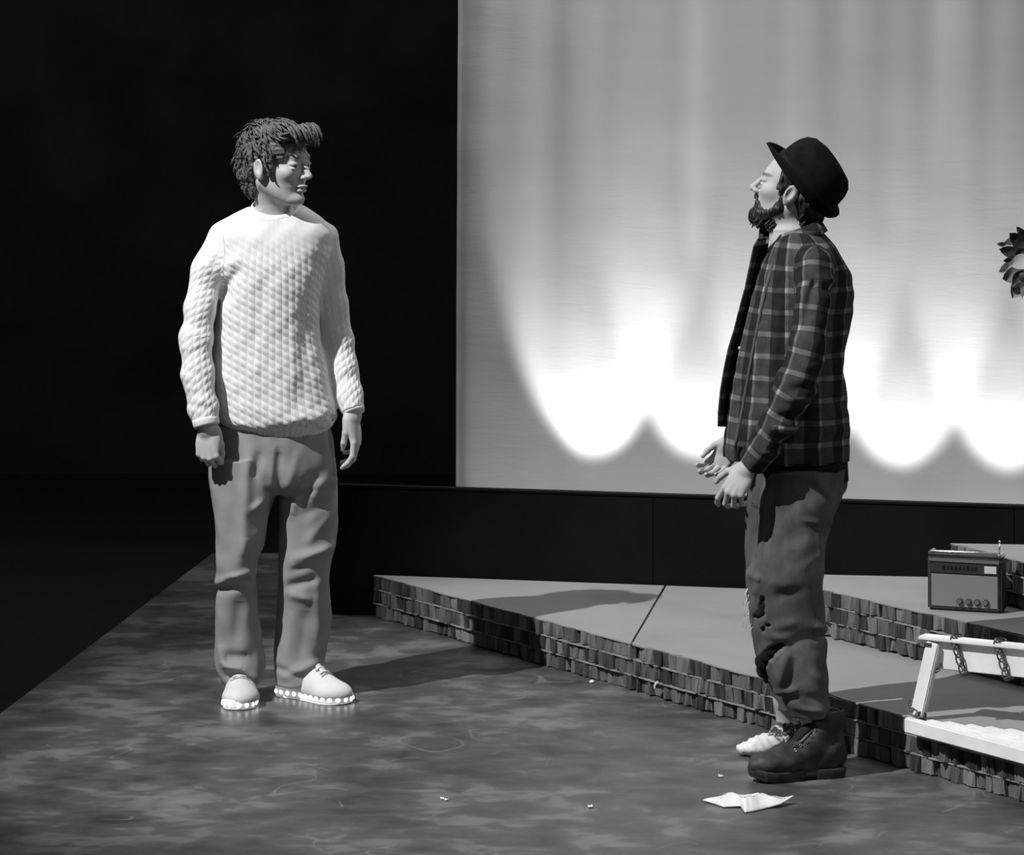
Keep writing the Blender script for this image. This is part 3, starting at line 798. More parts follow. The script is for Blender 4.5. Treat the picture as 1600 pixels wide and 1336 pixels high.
# ================================================================== PERSON IN THE WHITE SWEATER
def nearest_chain(V, pts):
    """distance, cumulative length and closest axis point along a polyline"""
    V = np.asarray(V); best = np.full(len(V), 9.); cum = np.zeros(len(V)); C = np.zeros_like(V); T = np.zeros_like(V); l = 0
    for a, b in zip(pts[:-1], pts[1:]):
        ab = b-a; L = np.linalg.norm(ab); t = np.clip((V-a)@ab/L**2, 0, 1); c = a+t[:, None]*ab; d = np.linalg.norm(V-c, axis=1)
        m = d < best; best[m] = d[m]; cum[m] = l+t[m]*L; C[m] = c[m]; T[m] = ab/L; l += L
    return best, cum, C, T
def ring_band(name, rows, mat, parent, seg=96, rib=0., nrib=40, thick=.004, rot=0., cut=None):
    """rows: list of (z, cx, cy, rx, ry[, tilt]) -> closed band with thickness"""
    th = np.arange(seg)*2*PI/seg; V = []
    rr = list(rows)
    def ring(row, off):
        z, cx, cy, rx, ry = row[:5]; tx, ty = row[5:7] if len(row) > 5 else (0, 0)
        w_ = 1+rib*np.cos(th*nrib)
        x = (rx+off)*np.cos(th)*w_; y = (ry+off)*np.sin(th)*w_
        X = x*math.cos(rot)-y*math.sin(rot); Y = x*math.sin(rot)+y*math.cos(rot)
        return np.stack([cx+X, cy+Y, z+tx*X+ty*Y], 1)
    for r in rr: V.append(ring(r, 0))
    for r in rr[::-1]: V.append(ring(r, -thick))
    n = len(V); V = np.concatenate(V); F = []
    for i in range(n):
        for j in range(seg):
            F.append((i*seg+j, i*seg+(j+1) % seg, ((i+1) % n)*seg+(j+1) % seg, ((i+1) % n)*seg+j))
    return mesh_np(name, V, np.array(F), mat, parent)

def young_man():
    Y0 = 10.55; R0 = (-.72, 10.53, 0.)
    root = empty('person', R0); tag(root, 'person in white cable-knit sweater, baggy trousers and light-up sneakers', 'person')
    # joint lines (photo pixel, depth)
    armR = [W(*p) for p in ((352, 372, 10.55), (326, 420, 10.50), (313, 480, 10.47), (306, 530, 10.45), (309, 585, 10.42), (317, 635, 10.40), (322, 660, 10.39))]
    radR = [.052, .050, .046, .049, .047, .044, .042]
    armL = [W(*p) for p in ((505, 372, 10.60), (513, 420, 10.62), (520, 480, 10.62), (527, 530, 10.61), (536, 580, 10.58), (546, 618, 10.55), (552, 640, 10.53))]
    radL = [.048, .046, .045, .046, .044, .040, .036]
    H = Frame(W(433, 257, 10.50), rot_head(math.radians(-30), math.radians(-1)), 1.06)
    # ---- body
    F = Field((-1.12, 10.18, .02), (-.38, 10.80, 1.80), .0026, zgrid(.02, 1.80, ((.70, .90), (1.40, 1.80))))
    head(F, H)
    F.cone(H.p((-.022, 0, -.055)), W(430, 345, 10.56), .053, .057, .03)
    F.loft(lev(((335, 430, 40, 10.56, .055), (360, 428, 70, 10.56, .075), (420, 425, 62, 10.55, .085), (520, 424, 56, 10.55, .085), (620, 428, 62, 10.55, .09), (690, 427, 74, 10.56, .09), (740, 427, 80, 10.56, .085))), .04)
    F.chain(armR, [.034, .033, .030, .030, .030, .028, .027], .02); F.chain(armL, [.034, .033, .030, .030, .029, .027, .026], .02)
    for pts in ([(385, 720, 10.54), (372, 885, 10.50), (374, 1040, 10.54), (374, 1085, 10.52), (374, 1098, 10.42)], [(470, 720, 10.58), (476, 890, 10.56), (462, 1040, 10.58), (458, 1075, 10.58), (510, 1087, 10.52)]):
        F.chain([W(*p) for p in pts], [.075, .052, .036, .032, .028], .03)
    hand(F, armR[-1]+np.array((0, 0, -.012)), (.06, -.05, -1), (-.25, -1, .05), -1, (1.0, 1.45, .8), thumb=(.22, -.05), sc=.98, spread=.02)
    hand(F, armL[-1]+np.array((0, 0, -.010)), (.10, -.10, -1), (1, -.30, .1), 1, ((.18, .55, .3), (.30, .6, .35), (.4, .65, .4), (.5, .7, .4)), thumb=(.10, -.12), sc=.98, spread=.03)
    V, Fc = F.mesh(); mesh_np('body', V, Fc, 'skin', root, attrs={'tone': skin_tone(V, H)})
    for s in (-1, 1):
        e = sphere('eye', H.p((.0785, s*.032, -.001)), .0122*H.sc, 'eye_white', root)
        dl = np.array((.86, s*.10+.32*0, -.02)); 
        sphere('iris', H.p((.0785+.0088, s*.032-.0045, -.001)), .0056*H.sc, 'iris', e)
    # ---- hair
    F = Field(H.O-np.array((.17, .17, .16)), H.O+np.array((.17, .17, .18)), .003)
    e = lambda c, r, k=.015, op='u', M=None: F.ell(H.p(c), np.array(r)*H.sc, k, op, H.R if M is None else H.R@M)
    e((-.014, 0, .040), (.110, .089, .092), 0)
    e((-.055, 0, -.010), (.062, .074, .075), .02)
    e((-.058, 0, -.065), (.038, .052, .040), .02)
    e((.085, 0, .075), (.036, .055, .028), .02); e((.050, -.030, .095), (.050, .050, .032), .02)
    for s in (-1, 1): e((.014, s*.070, .032), (.030, .014, .040), .012); e((.020, s*.071, -.010), (.013, .010, .026), .01)
    # clear the face and ears
    e((.085, 0, -.062), (.075, .085, .108), .008, 's'); e((.086, 0, .022), (.042, .072, .042), .01, 's')
    for s in (-1, 1): e((-.006, s*.088, -.020), (.026, .022, .036), .006, 's')
    fl = H.R@np.array((.75, .2, -.45))
    def hd(X, Y, Z):
        P = np.stack([X, Y, Z], 1); l = H.inv(P)
        a = np.arctan2(l[:, 1], l[:, 2]-.02); b = np.arctan2(l[:, 0], np.hypot(l[:, 1], l[:, 2]-.02))
        s = .0012*np.sin(a*17+b*5+2*np.sin(b*4))+.0012*np.sin(a*31-b*9+1.5*np.sin(a*5))+.003*np.sin(b*9+a*4)
        return s
    F.displace(hd, .03)
    V, Fc = F.mesh(); l = H.inv(V); a = np.arctan2(l[:, 1], l[:, 2]-.02); b = np.arctan2(l[:, 0], np.hypot(l[:, 1], l[:, 2]))
    hair = mesh_np('hair', V, Fc, 'hair_brown', root, attrs={'strand': np.stack([a*16+b*4, b*3, l[:, 2]*8], 1)})
    r = random.Random(5); LK = []
    nrm_ = np.zeros(len(hair.data.vertices)*3, np.float32); hair.data.vertices.foreach_get('normal', nrm_); nrm_ = nrm_.reshape(-1, 3)@H.R
    crown = np.array((-.050, .010, .128)); cand = [int(k) for k in RNG.permutation(len(V))[:2600]]
    for k in cand:
        p = l[k]; n = nrm_[k]
        if len(LK) > 900 or n[2] < -.55: continue
        if p[0] > .03 and p[2] < .045: continue
        fl = (p-crown); fl[2] = min(fl[2], 0)*1.2; fl = fl/(np.linalg.norm(fl)+1e-6)
        if p[2] > .06: fl = fl*.6+np.array((.75, -.35, -.05))
        elif p[0] > -.03: fl = fl*.7+np.array((.35, 0, -.35))
        fl = fl+np.array((r.gauss(0, .22), r.gauss(0, .22), r.gauss(0, .15))); fl -= n*(fl@n); fl /= np.linalg.norm(fl)+1e-6
        ln = r.uniform(.022, .046)*(1 if p[2] > -.02 else .6); lift = r.uniform(-.001, .006); side = np.cross(n, fl)*r.uniform(-.008, .008)
        path = [p-n*.004+fl*ln*f+n*(lift*f+.005*math.sin(PI*f)-.5*ln*ln*f*f/.11)+side*math.sin(f*PI) for f in np.linspace(0, 1, 6)]
        e_ = path[-1]
        if e_[0] > .042 and e_[2] < .064: continue
        if e_[2] < -.025 and e_[0] > -.03: continue
        if abs(e_[1]) > .06 and -.04 < e_[0] < .015 and e_[2] < .012: continue
        LK.append((np.array([H.p(pp) for pp in path]), np.array((.002, .0040, .0044, .0038, .0026, .0005))*r.uniform(.7, 1.2), .5, tuple(H.R@n)))
    # tousled fringe
    for i in range(46):
        y = r.uniform(-.06, .055); x0 = .05+r.uniform(-.01, .03); z0 = .115+r.uniform(-.02, .008); ln = r.uniform(.75, 1.1)
        path = [(x0, y, z0-.01), (x0+.022, y-.008, z0), (x0+.042*ln, y-.016, z0-.010), (x0+.056*ln, y-.020, z0-.030*ln), (x0+.058*ln, y-.018, z0-.048*ln)]
        LK.append((np.array([H.p(pp) for pp in path]), np.array((.005, .0075, .007, .0055, .0012))*r.uniform(.7, 1.1), .55, tuple(H.R@np.array((0, 0, 1.)))))
    for i in range(30):                                   # nape
        y = r.uniform(-.055, .055); z0 = r.uniform(-.06, -.02); x = -.095+abs(y)*.5
        path = [(x, y, z0), (x+.004, y, z0-.018), (x+.014, y, z0-.036), (x+.024, y, z0-.048)]
        LK.append((np.array([H.p(pp) for pp in path]), np.array((.006, .006, .005, .001)), .55, tuple(H.R@np.array((-1., 0, 0)))))
    V, Fc, A = locks(LK); tag(mesh_np('hair_lock', V, Fc, 'hair_brown', hair, attrs={'strand': A}), kind='stuff')
    # ---- sweater
    rows = lev(((322, 432, 44, 10.56, .075), (330, 431, 58, 10.56, .092), (345, 428, 80, 10.56, .104), (362, 426, 92, 10.56, .118), (385, 425, 92, 10.56, .128), (420, 423, 87, 10.555, .136), (480, 419, 80, 10.55, .138), (524, 418, 82, 10.55, .138),
                (569, 422, 89, 10.55, .142), (614, 427, 93, 10.55, .146), (640, 432, 94, 10.55, .150), (655, 433, 92, 10.55, .146), (666, 434, 84, 10.55, .132)))
    F = Field((-1.10, 10.34, .80), (-.40, 10.74, 1.56), .0042)
    F.loft(rows, 0, n=2.25)
    for pts, rad in ((armR, radR), (armL, radL)):
        ext = pts[-1]+(pts[-1]-pts[-2])/np.linalg.norm(pts[-1]-pts[-2])*.03
        F.chain(pts[:-1]+[ext], rad[:-1]+[rad[-1]*.96], .022)
        F.plane_cut(pts[-1]+(pts[-1]-pts[-2])/np.linalg.norm(pts[-1]-pts[-2])*.004, pts[-1]-pts[-2], .08)
    F.plane_cut(W(432, 326, 10.548), (0, -.40, 1), .088); F.ell(W(432, 322, 10.53), (.064, .066, .055), .008, 's')
    FL = [(350, 455, 378, 420, 8, -16), (352, 470, 366, 450, 9, -12), (345, 415, 375, 405, 7, 5), (405, 560, 418, 430, 12, -7), (420, 480, 400, 600, 10, 5), (478, 470, 480, 590, 10, -6), (466, 480, 462, 600, 9, 4), (465, 600, 480, 640, 14, -7),
          (345, 560, 380, 650, 14, 4), (500, 400, 498, 470, 9, -5), (322, 405, 345, 430, 6, 5), (318, 440, 340, 452, 6, -5), (296, 500, 330, 512, 6, -4), (290, 540, 326, 530, 6, 4), (292, 570, 330, 580, 6, -4), (296, 600, 332, 596, 6, 4),
          (300, 622, 336, 628, 5, -4), (430, 655, 520, 640, 8, 4), (360, 655, 430, 664, 7, 5), (530, 560, 552, 550, 6, 4), (532, 590, 560, 585, 6, -3), (520, 480, 540, 500, 7, -3)]
    F.displace(lambda X, Y, Z: folds(X, Y, Z, FL, Y0, 10.55)+.0020*wob(X, Y, Z*.5, 7, 1)+.0012*wob(X, Y, Z, 16, 2))
    V, Fc = F.mesh()
    def cloth_uv(V):
        z = V[:, 2]; cx = W(427, 500, Y0)[0]; th = np.arctan2(V[:, 0]-cx, -(V[:, 1]-10.55))
        u = th*.150; v = z.copy(); amp = np.ones(len(V))
        for pts, rad in ((armR, radR), (armL, radL)):
            d, cum, C, T = nearest_chain(V, pts); rr = np.interp(cum, np.linspace(0, cum.max(), len(rad)), rad)
            m = (d < rr+.016) & (np.abs(V[:, 0]-cx) > .145)
            th2 = np.arctan2(V[:, 0]-C[:, 0], -(V[:, 1]-C[:, 1])); u[m] = th2[m]*.052; v[m] = cum[m]
        amp *= np.clip((1.455-z)/.10, .12, 1)
        return np.stack([u+5, v+5, amp], 1)
    sw = mesh_np('sweater', V, Fc, 'knit', root, attrs={'cloth': cloth_uv(V)})
    # hem band, cuffs, collar
    hz = lev(((657, 434, 89, 10.55, .143), (664, 434, 86, 10.55, .138), (671, 434.5, 80, 10.55, .128), (677, 435, 76, 10.55, .122), (680, 435, 74, 10.55, .119)))
    ring_band('hem_band', hz, 'rib', sw, 240, .006, 60, .006)
    cz = W(432, 337, 10.50)
    cl = []
    for t in np.arange(64)*2*PI/64:
        y = math.sin(t); cl.append(np.array((W(432, 330, 10.548)[0]+.0715*math.cos(t), 10.548+.070*y, W(432, 327, 10.548)[2]+.028*y)))
    V, Fc = tube_np(cl, .0105, 10, 1.3, closed=True); mesh_np('collar', V, Fc, 'rib', sw)
    for pts, rad in ((armR, radR), (armL, radL)):
        d = (pts[-1]-pts[-2]); d /= np.linalg.norm(d); o = pts[-1]
        pth = [o-d*.012, o-d*.004, o+d*.006, o+d*.012]
        V, Fc = tube_np(pth, (rad[-1]*.99, rad[-1]*.99, rad[-1]*.965, rad[-1]*.93), 32); mesh_np('cuff', V, Fc, 'rib', sw)
    # ---- trousers
    F = Field((-1.0, 10.32, .03), (-.46, 10.76, .92), .0040)
    pel = lev(((655, 428, 84, 10.55, .122), (700, 425, 97, 10.55, .128), (740, 426, 99, 10.55, .126), (758, 428, 97, 10.55, .110), (772, 428, 84, 10.55, .07)))
    F.loft(pel, 0)
    rl = lev(((715, 378, 52, 10.53, .115), (773, 379, 53, 10.52, .112), (811, 377, 44, 10.51, .104), (849, 375, 37.5, 10.50, .096), (883, 369, 31, 10.49, .088), (906, 370, 31, 10.50, .086), (964, 371.5, 32.5, 10.52, .086), (1002, 373.5, 36, 10.53, .09), (1025, 374, 39, 10.53, .094), (1044, 375.5, 38, 10.525, .094), (1058, 377, 33, 10.52, .088), (1066, 378, 30, 10.52, .082)))
    ll = lev(((715, 477, 46, 10.58, .112), (773, 481, 45.5, 10.58, .110), (849, 480, 45, 10.575, .10), (880, 476.5, 41.5, 10.57, .094), (906, 475, 40.5, 10.57, .092), (964, 475, 43, 10.59, .094), (1021, 468.5, 40.5, 10.59, .094), (1045, 468.5, 39, 10.58, .094), (1060, 468, 36, 10.575, .090), (1068, 466, 33, 10.57, .086)))
    F.loft(rl, .008, n=2.2); F.loft(ll, .008, n=2.2)
    FL = [(338, 905, 366, 892, 7, 8), (366, 892, 398, 884, 6, 10), (342, 915, 398, 902, 7, -9), (360, 897, 392, 897, 4, -6), (345, 1000, 352, 1030, 7, 9), (352, 1030, 384, 1034, 6, 11), (384, 1034, 410, 1056, 6, 11), (356, 1016, 392, 1018, 8, -8), (356, 1046, 388, 1050, 8, -9),
          (330, 760, 342, 840, 10, -4), (394, 700, 386, 850, 9, 7), (412, 700, 402, 740, 8, -7), (418, 775, 398, 790, 7, 9), (424, 778, 405, 815, 8, -6), (385, 860, 392, 830, 8, 5), (348, 930, 345, 1000, 8, 5), (380, 930, 372, 990, 12, -6),
          (460, 868, 524, 852, 8, 13), (454, 878, 508, 872, 7, 5), (460, 886, 515, 868, 6, -4), (452, 912, 496, 898, 8, -10), (455, 925, 490, 932, 7, 7), (464, 770, 458, 800, 7, 7), (500, 735, 478, 760, 9, -8), (515, 740, 490, 775, 8, 6), (470, 700, 452, 765, 8, 6), (520, 800, 480, 845, 8, 5), (516, 780, 476, 800, 8, -5),
          (458, 950, 446, 1040, 10, 6), (480, 950, 470, 1030, 9, -4), (498, 900, 500, 1010, 8, 5), (432, 1040, 470, 1052, 6, -7), (445, 1052, 500, 1030, 7, 9), (495, 1020, 508, 1035, 6, -7), (440, 700, 440, 772, 8, -8), (434, 690, 428, 760, 5, 4)]
    F.displace(lambda X, Y, Z: 1.35*folds(X, Y, Z, FL, Y0, 10.57)+.0022*wob(X, Y, Z*.6, 6, 5)+.0012*wob(X, Y, Z, 14, 6))
    for pts in (rl, ll):                                   # hollow hems
        z = pts[-1]; F.ell((z[1], z[2], z[0]-.012), (z[3]*.86, z[4]*.86, .028), .004, 's')
    V, Fc = F.mesh(); tr = mesh_np('trousers', V, Fc, 'khaki', root)
    q_ = W(384, 893, 10.395); 
    # ---- sneakers
    def sneaker(heel, toe, flip):
        h = np.array((heel[0], heel[1], 0.)); t = np.array((toe[0], toe[1], 0.)); d = t-h; L = np.linalg.norm(d); d /= L; l = np.array((-d[1], d[0], 0))
        P = lambda a, b, z: h+d*(a*L)+l*(b*flip)+np.array((0, 0, z))
        M = np.stack([d, l, np.array((0, 0, 1.))], 1)
        lo = np.minimum(h, t)-.09; hi = np.maximum(h, t)+.09
        F = Field((lo[0], lo[1], .015), (hi[0], hi[1], .16), .0028)
        F.ell(P(.20, 0, .05), (.058, .038, .050), 0, 'u', M); F.ell(P(.50, .002, .045), (.085, .042, .048), .03, 'u', M)
        F.ell(P(.77, .004, .030), (.070, .058, .038), .02, 'u', M); F.ell(P(.60, .003, .040), (.070, .045, .040), .02, 'u', M); F.ell(P(.17, 0, .095), (.045, .034, .035), .02, 'u', M); F.ell(P(.36, 0, .085), (.06, .033, .04), .03, 'u', M)
        F.ell(P(.16, 0, .125), (.050, .027, .022), .006, 's', M)
        F.plane_cut(P(.5, 0, .022), (0, 0, -1), .3)
        V, Fc = F.mesh(); SV = V; sh = mesh_np('sneaker', V, Fc, 'shoe_white', root)
        # sole outline
        up = [(.0, .0), (.01, .020), (.06, .034), (.16, .038), (.32, .036), (.46, .038), (.60, .046), (.74, .053), (.86, .050), (.94, .038), (.985, .020), (1., .0)]
        lw = [(.985, -.024), (.94, -.040), (.86, -.050), (.74, -.051), (.60, -.044), (.46, -.035), (.32, -.034), (.16, -.037), (.06, -.034), (.01, -.020)]
        o2 = up+lw; n = len(o2); prof = ((.0, .96), (.004, 1.0), (.020, 1.02), (.028, 1.0), (.031, .93))
        V = []
        for z, s in prof:
            for a, b in o2: V.append(P(.5+(a-.5)*(1+(s-1)*.35), b*s, z+.004*max(0, a-.8)/.2))
        F_ = []
        for i in range(len(prof)-1):
            for j in range(n): F_.append((i*n+j, i*n+(j+1) % n, (i+1)*n+(j+1) % n, (i+1)*n+j))
        F_.append(tuple(range(n))); F_.append(tuple(range((len(prof)-1)*n, len(prof)*n))[::-1])
        so = mesh_np('sole', V, F_, 'shoe_sole', sh)
        # lamps around the sole
        O = np.array([P(.5+(a-.5)*1.005, b*1.02, .0155) for a, b in o2]+[P(*up[0], .0155)]); seg = np.linalg.norm(np.diff(O, axis=0), axis=1); cum = np.concatenate([[0], np.cumsum(seg)])
        N = int(cum[-1]/.0255)
        for i in range(N):
            s = (i+.5)/N*cum[-1]; k = min(np.searchsorted(cum, s)-1, len(seg)-1); p = O[k]+(O[k+1]-O[k])*((s-cum[k])/seg[k]); tg = (O[k+1]-O[k])/seg[k]
            nn = np.cross(tg, (0, 0, 1)); 
            if nn@(p-P(.5, 0, .0155)) < 0: nn = -nn
            Rm = Matrix((V3(tg), Vector((0, 0, 1)), V3(nn))).transposed()
            sphere('led', p+nn*.0005, .0062, 'led', sh, (1, 1, .45), Rm, 10, 6)
        # laces
        def top(a, b):
            p = P(a, b, 0); d_ = np.hypot(SV[:, 0]-p[0], SV[:, 1]-p[1]); return SV[d_ < .006, 2].max()
        def on(a, b, h_=.001): p = P(a, b, 0); p[2] = top(a, b)+h_; return p
        tg_ = [on(.36+.30*f, y_, .0005) for f in np.linspace(0, 1, 6) for y_ in (-.014, .0, .014)]
        V, F_ = tube_np([on(.38+.29*f, 0, -.002) for f in np.linspace(0, 1, 8)], .013, 8, .35); mesh_np('tongue', V, F_, 'shoe_white', sh)
        for a in (.46, .53, .60, .66):
            V, F_ = tube_np([on(a, y_, .0022) for y_ in np.linspace(-.022, .022, 7)], .0032, 6); mesh_np('lace', V, F_, 'lace_white', sh)
        k0 = on(.45, 0, .006)
        for sg in (-1, 1):
            V, F_ = tube_np([k0, k0+d*.004+l*(sg*.012)+np.array((0, 0, .008)), k0+d*.010+l*(sg*.026)+np.array((0, 0, .004)), k0+d*.012+l*(sg*.020)+np.array((0, 0, -.002)), k0+l*(sg*.004)], .0032, 6); mesh_np('lace_bow', V, F_, 'lace_white', sh)
        V, F_ = tube_np([on(.70, y_, .0006) for y_ in np.linspace(-.030, .030, 9)], .0014, 5); mesh_np('toe_seam', V, F_, 'led_ring', sh)
        return sh
    sneaker(floor_pt(378, 1082), floor_pt(373, 1111), 1)
    sneaker((W(436, 1075, 10.61)[0], 10.61), (W(545, 1090, 10.435)[0], 10.435), -1)
young_man()

# ================================================================== BEARDED PERSON WITH HAT
def surf(V, px, py, off=0.):
    """front-most mesh point seen at a photo pixel"""
    x = 800+V[:, 0]*FPX/V[:, 1]; y = YH+(HC-V[:, 2])*FPX/V[:, 1]; d = np.hypot(x-px, y-py)
    for r in (2.5, 4, 7, 12, 25):
        m = np.nonzero(d < r)[0]
        if len(m): k = m[np.argmin(V[m, 1])]; p = V[k].copy(); return W(px, py, p[1]-off)
    return W(px, py, 9.4)
def bearded_man():
    Y0 = 9.5; root = empty('person', (.79, 9.48, 0)); tag(root, 'bearded person in plaid shirt, torn trousers and black hat looking up', 'person')
    hd = math.radians(166); R = rot_head(hd, math.radians(17)); sc = .96
    O = W(1236, 305, 9.425)-R@(np.array((-.012, .080, -.010))*sc); H = Frame(O, R, sc)
    armL = [W(*p) for p in ((1274, 412, 9.345), (1273, 470, 9.30), (1263, 540, 9.27), (1247, 598, 9.26), (1217, 655, 9.28), (1192, 698, 9.31), (1174, 722, 9.33))]
    radL = [.050, .048, .052, .054, .047, .042, .040]
    armR = [W(*p) for p in ((1262, 412, 9.66), (1252, 480, 9.70), (1235, 590, 9.71), (1195, 640, 9.66), (1160, 680, 9.60))]
    radR = [.050, .048, .052, .045, .038]
    # ---- body
    F = Field((.42, 9.10, .10), (1.02, 9.84, 1.80), .0027, zgrid(.10, 1.80, ((.72, .92), (1.44, 1.80))))
    head(F, H, 1.02)
    F.cone(H.p((-.022, 0, -.055)), W(1243, 385, 9.5), .052, .056, .03)
    F.loft(lev(((362, 1243, 38, 9.5, .055), (400, 1250, 50, 9.5, .11), (480, 1248, 55, 9.5, .12), (600, 1238, 58, 9.5, .12), (720, 1240, 62, 9.5, .12), (770, 1240, 60, 9.5, .12))), .04)
    F.chain(armL, [.028, .027, .029, .030, .027, .025, .025], .02); F.chain(armR, [.028, .027, .029, .027, .026], .02)
    for pts in ([(1255, 760, 9.42), (1236, 920, 9.40), (1262, 1090, 9.40), (1272, 1150, 9.40)], [(1222, 760, 9.60), (1214, 920, 9.62), (1230, 1090, 9.64), (1229, 1150, 9.66)]):
        F.chain([W(*p) for p in pts], [.075, .050, .034, .028], .03)
    hand(F, W(1170, 729, 9.325), (-.52, -.06, -.80), (-.45, -.85, .25), 1, ((.45, .55, .3), (.75, .75, .4), (.85, .85, .45), (.85, .9, .5)), thumb=(.85, .55), sc=.90, spread=.15)
    hand(F, W(1152, 690, 9.585), (-.62, .0, -.72), (.55, .35, .4), -1, (.55, .6, .4), thumb=(.4, .1), sc=.86, spread=.06)
    V, Fc = F.mesh(); mesh_np('body', V, Fc, 'skin_dark', root, attrs={'tone': skin_tone(V, H)})
    for s in (-1, 1):
        e_ = sphere('eye', H.p((.0785, s*.032, -.001)), .0122*sc, 'eye_white', root); sphere('iris', H.p((.0875, s*.032, 0)), .0056*sc, 'iris', e_)
    # ---- beard and hair
    def hairmesh(name, fn, lk=None, h=.003, amp=.002):
        F = Field(H.O-np.array((.17, .17, .18)), H.O+np.array((.17, .17, .16)), h)
        e = lambda c, r, k=.012, op='u', M=None: F.ell(H.p(c), np.array(r)*sc, k, op, R if M is None else R@M)
        cn = lambda a, b, ra, rb, k=.012, op='u': F.cone(H.p(a), H.p(b), ra*sc, rb*sc, k, op)
        fn(e, cn)
        def dsp(X, Y, Z):
            l = H.inv(np.stack([X, Y, Z], 1)); return amp*np.sin(l[:, 1]*380+l[:, 0]*160+3*np.sin(l[:, 2]*60))+amp*.8*np.sin(l[:, 0]*420-l[:, 2]*90+2*np.sin(l[:, 1]*70))
        F.displace(dsp, .02)
        V, Fc = F.mesh(); l = H.inv(V)
        return mesh_np(name, V, Fc, 'hair_black', root, attrs={'strand': np.stack([l[:, 1]*90+l[:, 0]*60, l[:, 0]*80, l[:, 2]*22], 1)})
    def beard(e, cn):
        e((.056, 0, -.094), (.040, .048, .036), 0)
        for s in (-1, 1):
            cn((.012, s*.064, .012), (.010, s*.062, -.030), .007, .009, .008); cn((.010, s*.062, -.030), (.014, s*.056, -.060), .009, .014, .01); cn((.010, s*.055, -.058), (.058, s*.030, -.098), .015, .019, .015)
            cn((.097, s*.003, -.0505), (.082, s*.025, -.066), .0065, .006, .006); cn((.082, s*.025, -.066), (.070, s*.030, -.086), .006, .012, .01)
        e((.076, 0, -.108), (.026, .030, .024), .015)
        e((.112, 0, -.067), (.022, .016, .0075), .004, 's')
    bd_ = hairmesh('beard', beard, amp=.0012)
    def hair(e, cn):
        e((-.052, 0, -.004), (.062, .078, .082), 0); e((-.062, 0, -.070), (.036, .050, .044), .02)
        for s in (-1, 1): e((.022, s*.069, .020), (.016, .011, .042), .008); e((-.02, s*.066, .04), (.05, .018, .03), .01)
        for s in (-1, 1): e((-.008, s*.090, -.014), (.024, .022, .034), .004, 's')
        e((.060, 0, -.03), (.045, .09, .10), .006, 's')
    hr = hairmesh('hair', hair)
    r = random.Random(9); LK = []
    for i in range(190):
        y = r.uniform(-.05, .05); t = r.random(); p = np.array((.035+.055*t-abs(y)*.5, y, -.100-.018*r.random()-.010*(1-abs(y)/.05))); d = np.array((.004+.006*r.random(), y*.1, -.013-.006*r.random()))
        LK.append((np.array([H.p(p-d*.6), H.p(p), H.p(p+d*.6), H.p(p+d+np.array((-.004, 0, 0)))]), np.array((.0028, .0032, .0024, .0005)), .6, (0, 1, 0)))
    V, Fc, A = locks(LK); tag(mesh_np('beard_lock', V, Fc, 'hair_black', bd_, attrs={'strand': A}), kind='stuff')
    LK = []
    for i in range(90):
        y = r.uniform(-.062, .062); z = r.uniform(-.095, .0); x = -.108+abs(y)*.75+(-.06-z if z < -.06 else 0)*-.5; p = np.array((x, y, z))
        LK.append((np.array([H.p(p), H.p(p+np.array((.000, 0, -.014))), H.p(p+np.array((.006, 0, -.026))), H.p(p+np.array((.016, 0, -.034)))]), np.array((.005, .0055, .0045, .0008)), .6, (0, 1, 0)))
    V, Fc, A = locks(LK); tag(mesh_np('hair_lock', V, Fc, 'hair_black', hr, attrs={'strand': A}), kind='stuff')
    # ---- hat
    hv = np.array((math.cos(hd), math.sin(hd), 0.)); zz = np.array((0, 0, 1.)); tl = math.radians(50)
    fh = hv*math.cos(tl)+zz*math.sin(tl); uh = -hv*math.sin(tl)+zz*math.cos(tl); lh = np.cross(uh, fh); C = W(1252, 290, 9.5)
    seg = 64; th = np.arange(seg)*2*PI/seg
    def ring(rf, rb, rl, hgt):
        """rf front, rb back radius, rl side, hgt may vary with angle"""
        rx = np.where(np.cos(th) > 0, rf, rb)
        return C+fh*(np.cos(th)*rx)[:, None]+lh*(np.sin(th)*rl)[:, None]+uh*np.broadcast_to(np.asarray(hgt, float), (seg,))[:, None]
    back = (1-np.cos(th))/2; sd = np.abs(np.sin(th))
    rows = []
    brim = lambda f: .002+(f**2)*(.020*back+.020*sd+.002)
    for f in np.linspace(0, 1, 7): rows.append(ring(.110+.044*f, .110+.020*f, .093+.027*f, brim(f)))
    rows = rows[::-1]                                          # outer -> crown base (top side)
    top = [(.107, .092, .006), (.107, .092, .03), (.106, .091, .055), (.102, .088, .078), (.093, .080, .098), (.076, .064, .112), (.048, .040, .119), (.012, .010, .121)]
    for a, b, z in top: rows.append(ring(a, a, b, z+.004*np.cos(th)))
    inner = [(.008, .007, .116), (.070, .058, .107), (.098, .084, .078), (.103, .088, .03), (.1045, .089, -.002)]
    for a, b, z in inner: rows.append(ring(a, a, b, z))
    for f in np.linspace(0, 1, 7)[1:]: rows.append(ring(.110+.044*f, .110+.020*f, .093+.027*f, brim(f)-.0045))
    n = len(rows); V = np.concatenate(rows); Fh = [(i*seg+j, i*seg+(j+1) % seg, ((i+1) % n)*seg+(j+1) % seg, ((i+1) % n)*seg+j) for i in range(n) for j in range(seg)]
    ht = mesh_np('hat', V, np.array(Fh)[:, ::-1], 'felt', root)
    bnd = [ring(.1095, .1095, .0945, .007), ring(.1095, .1095, .0945, .030), ring(.1065, .1065, .0915, .030), ring(.1065, .1065, .0915, .007)]
    V = np.concatenate(bnd); Fh = [(i*seg+j, i*seg+(j+1) % seg, ((i+1) % 4)*seg+(j+1) % seg, ((i+1) % 4)*seg+j) for i in range(4) for j in range(seg)]
    mesh_np('hat_band', V, np.array(Fh)[:, ::-1], 'hat_band', ht)
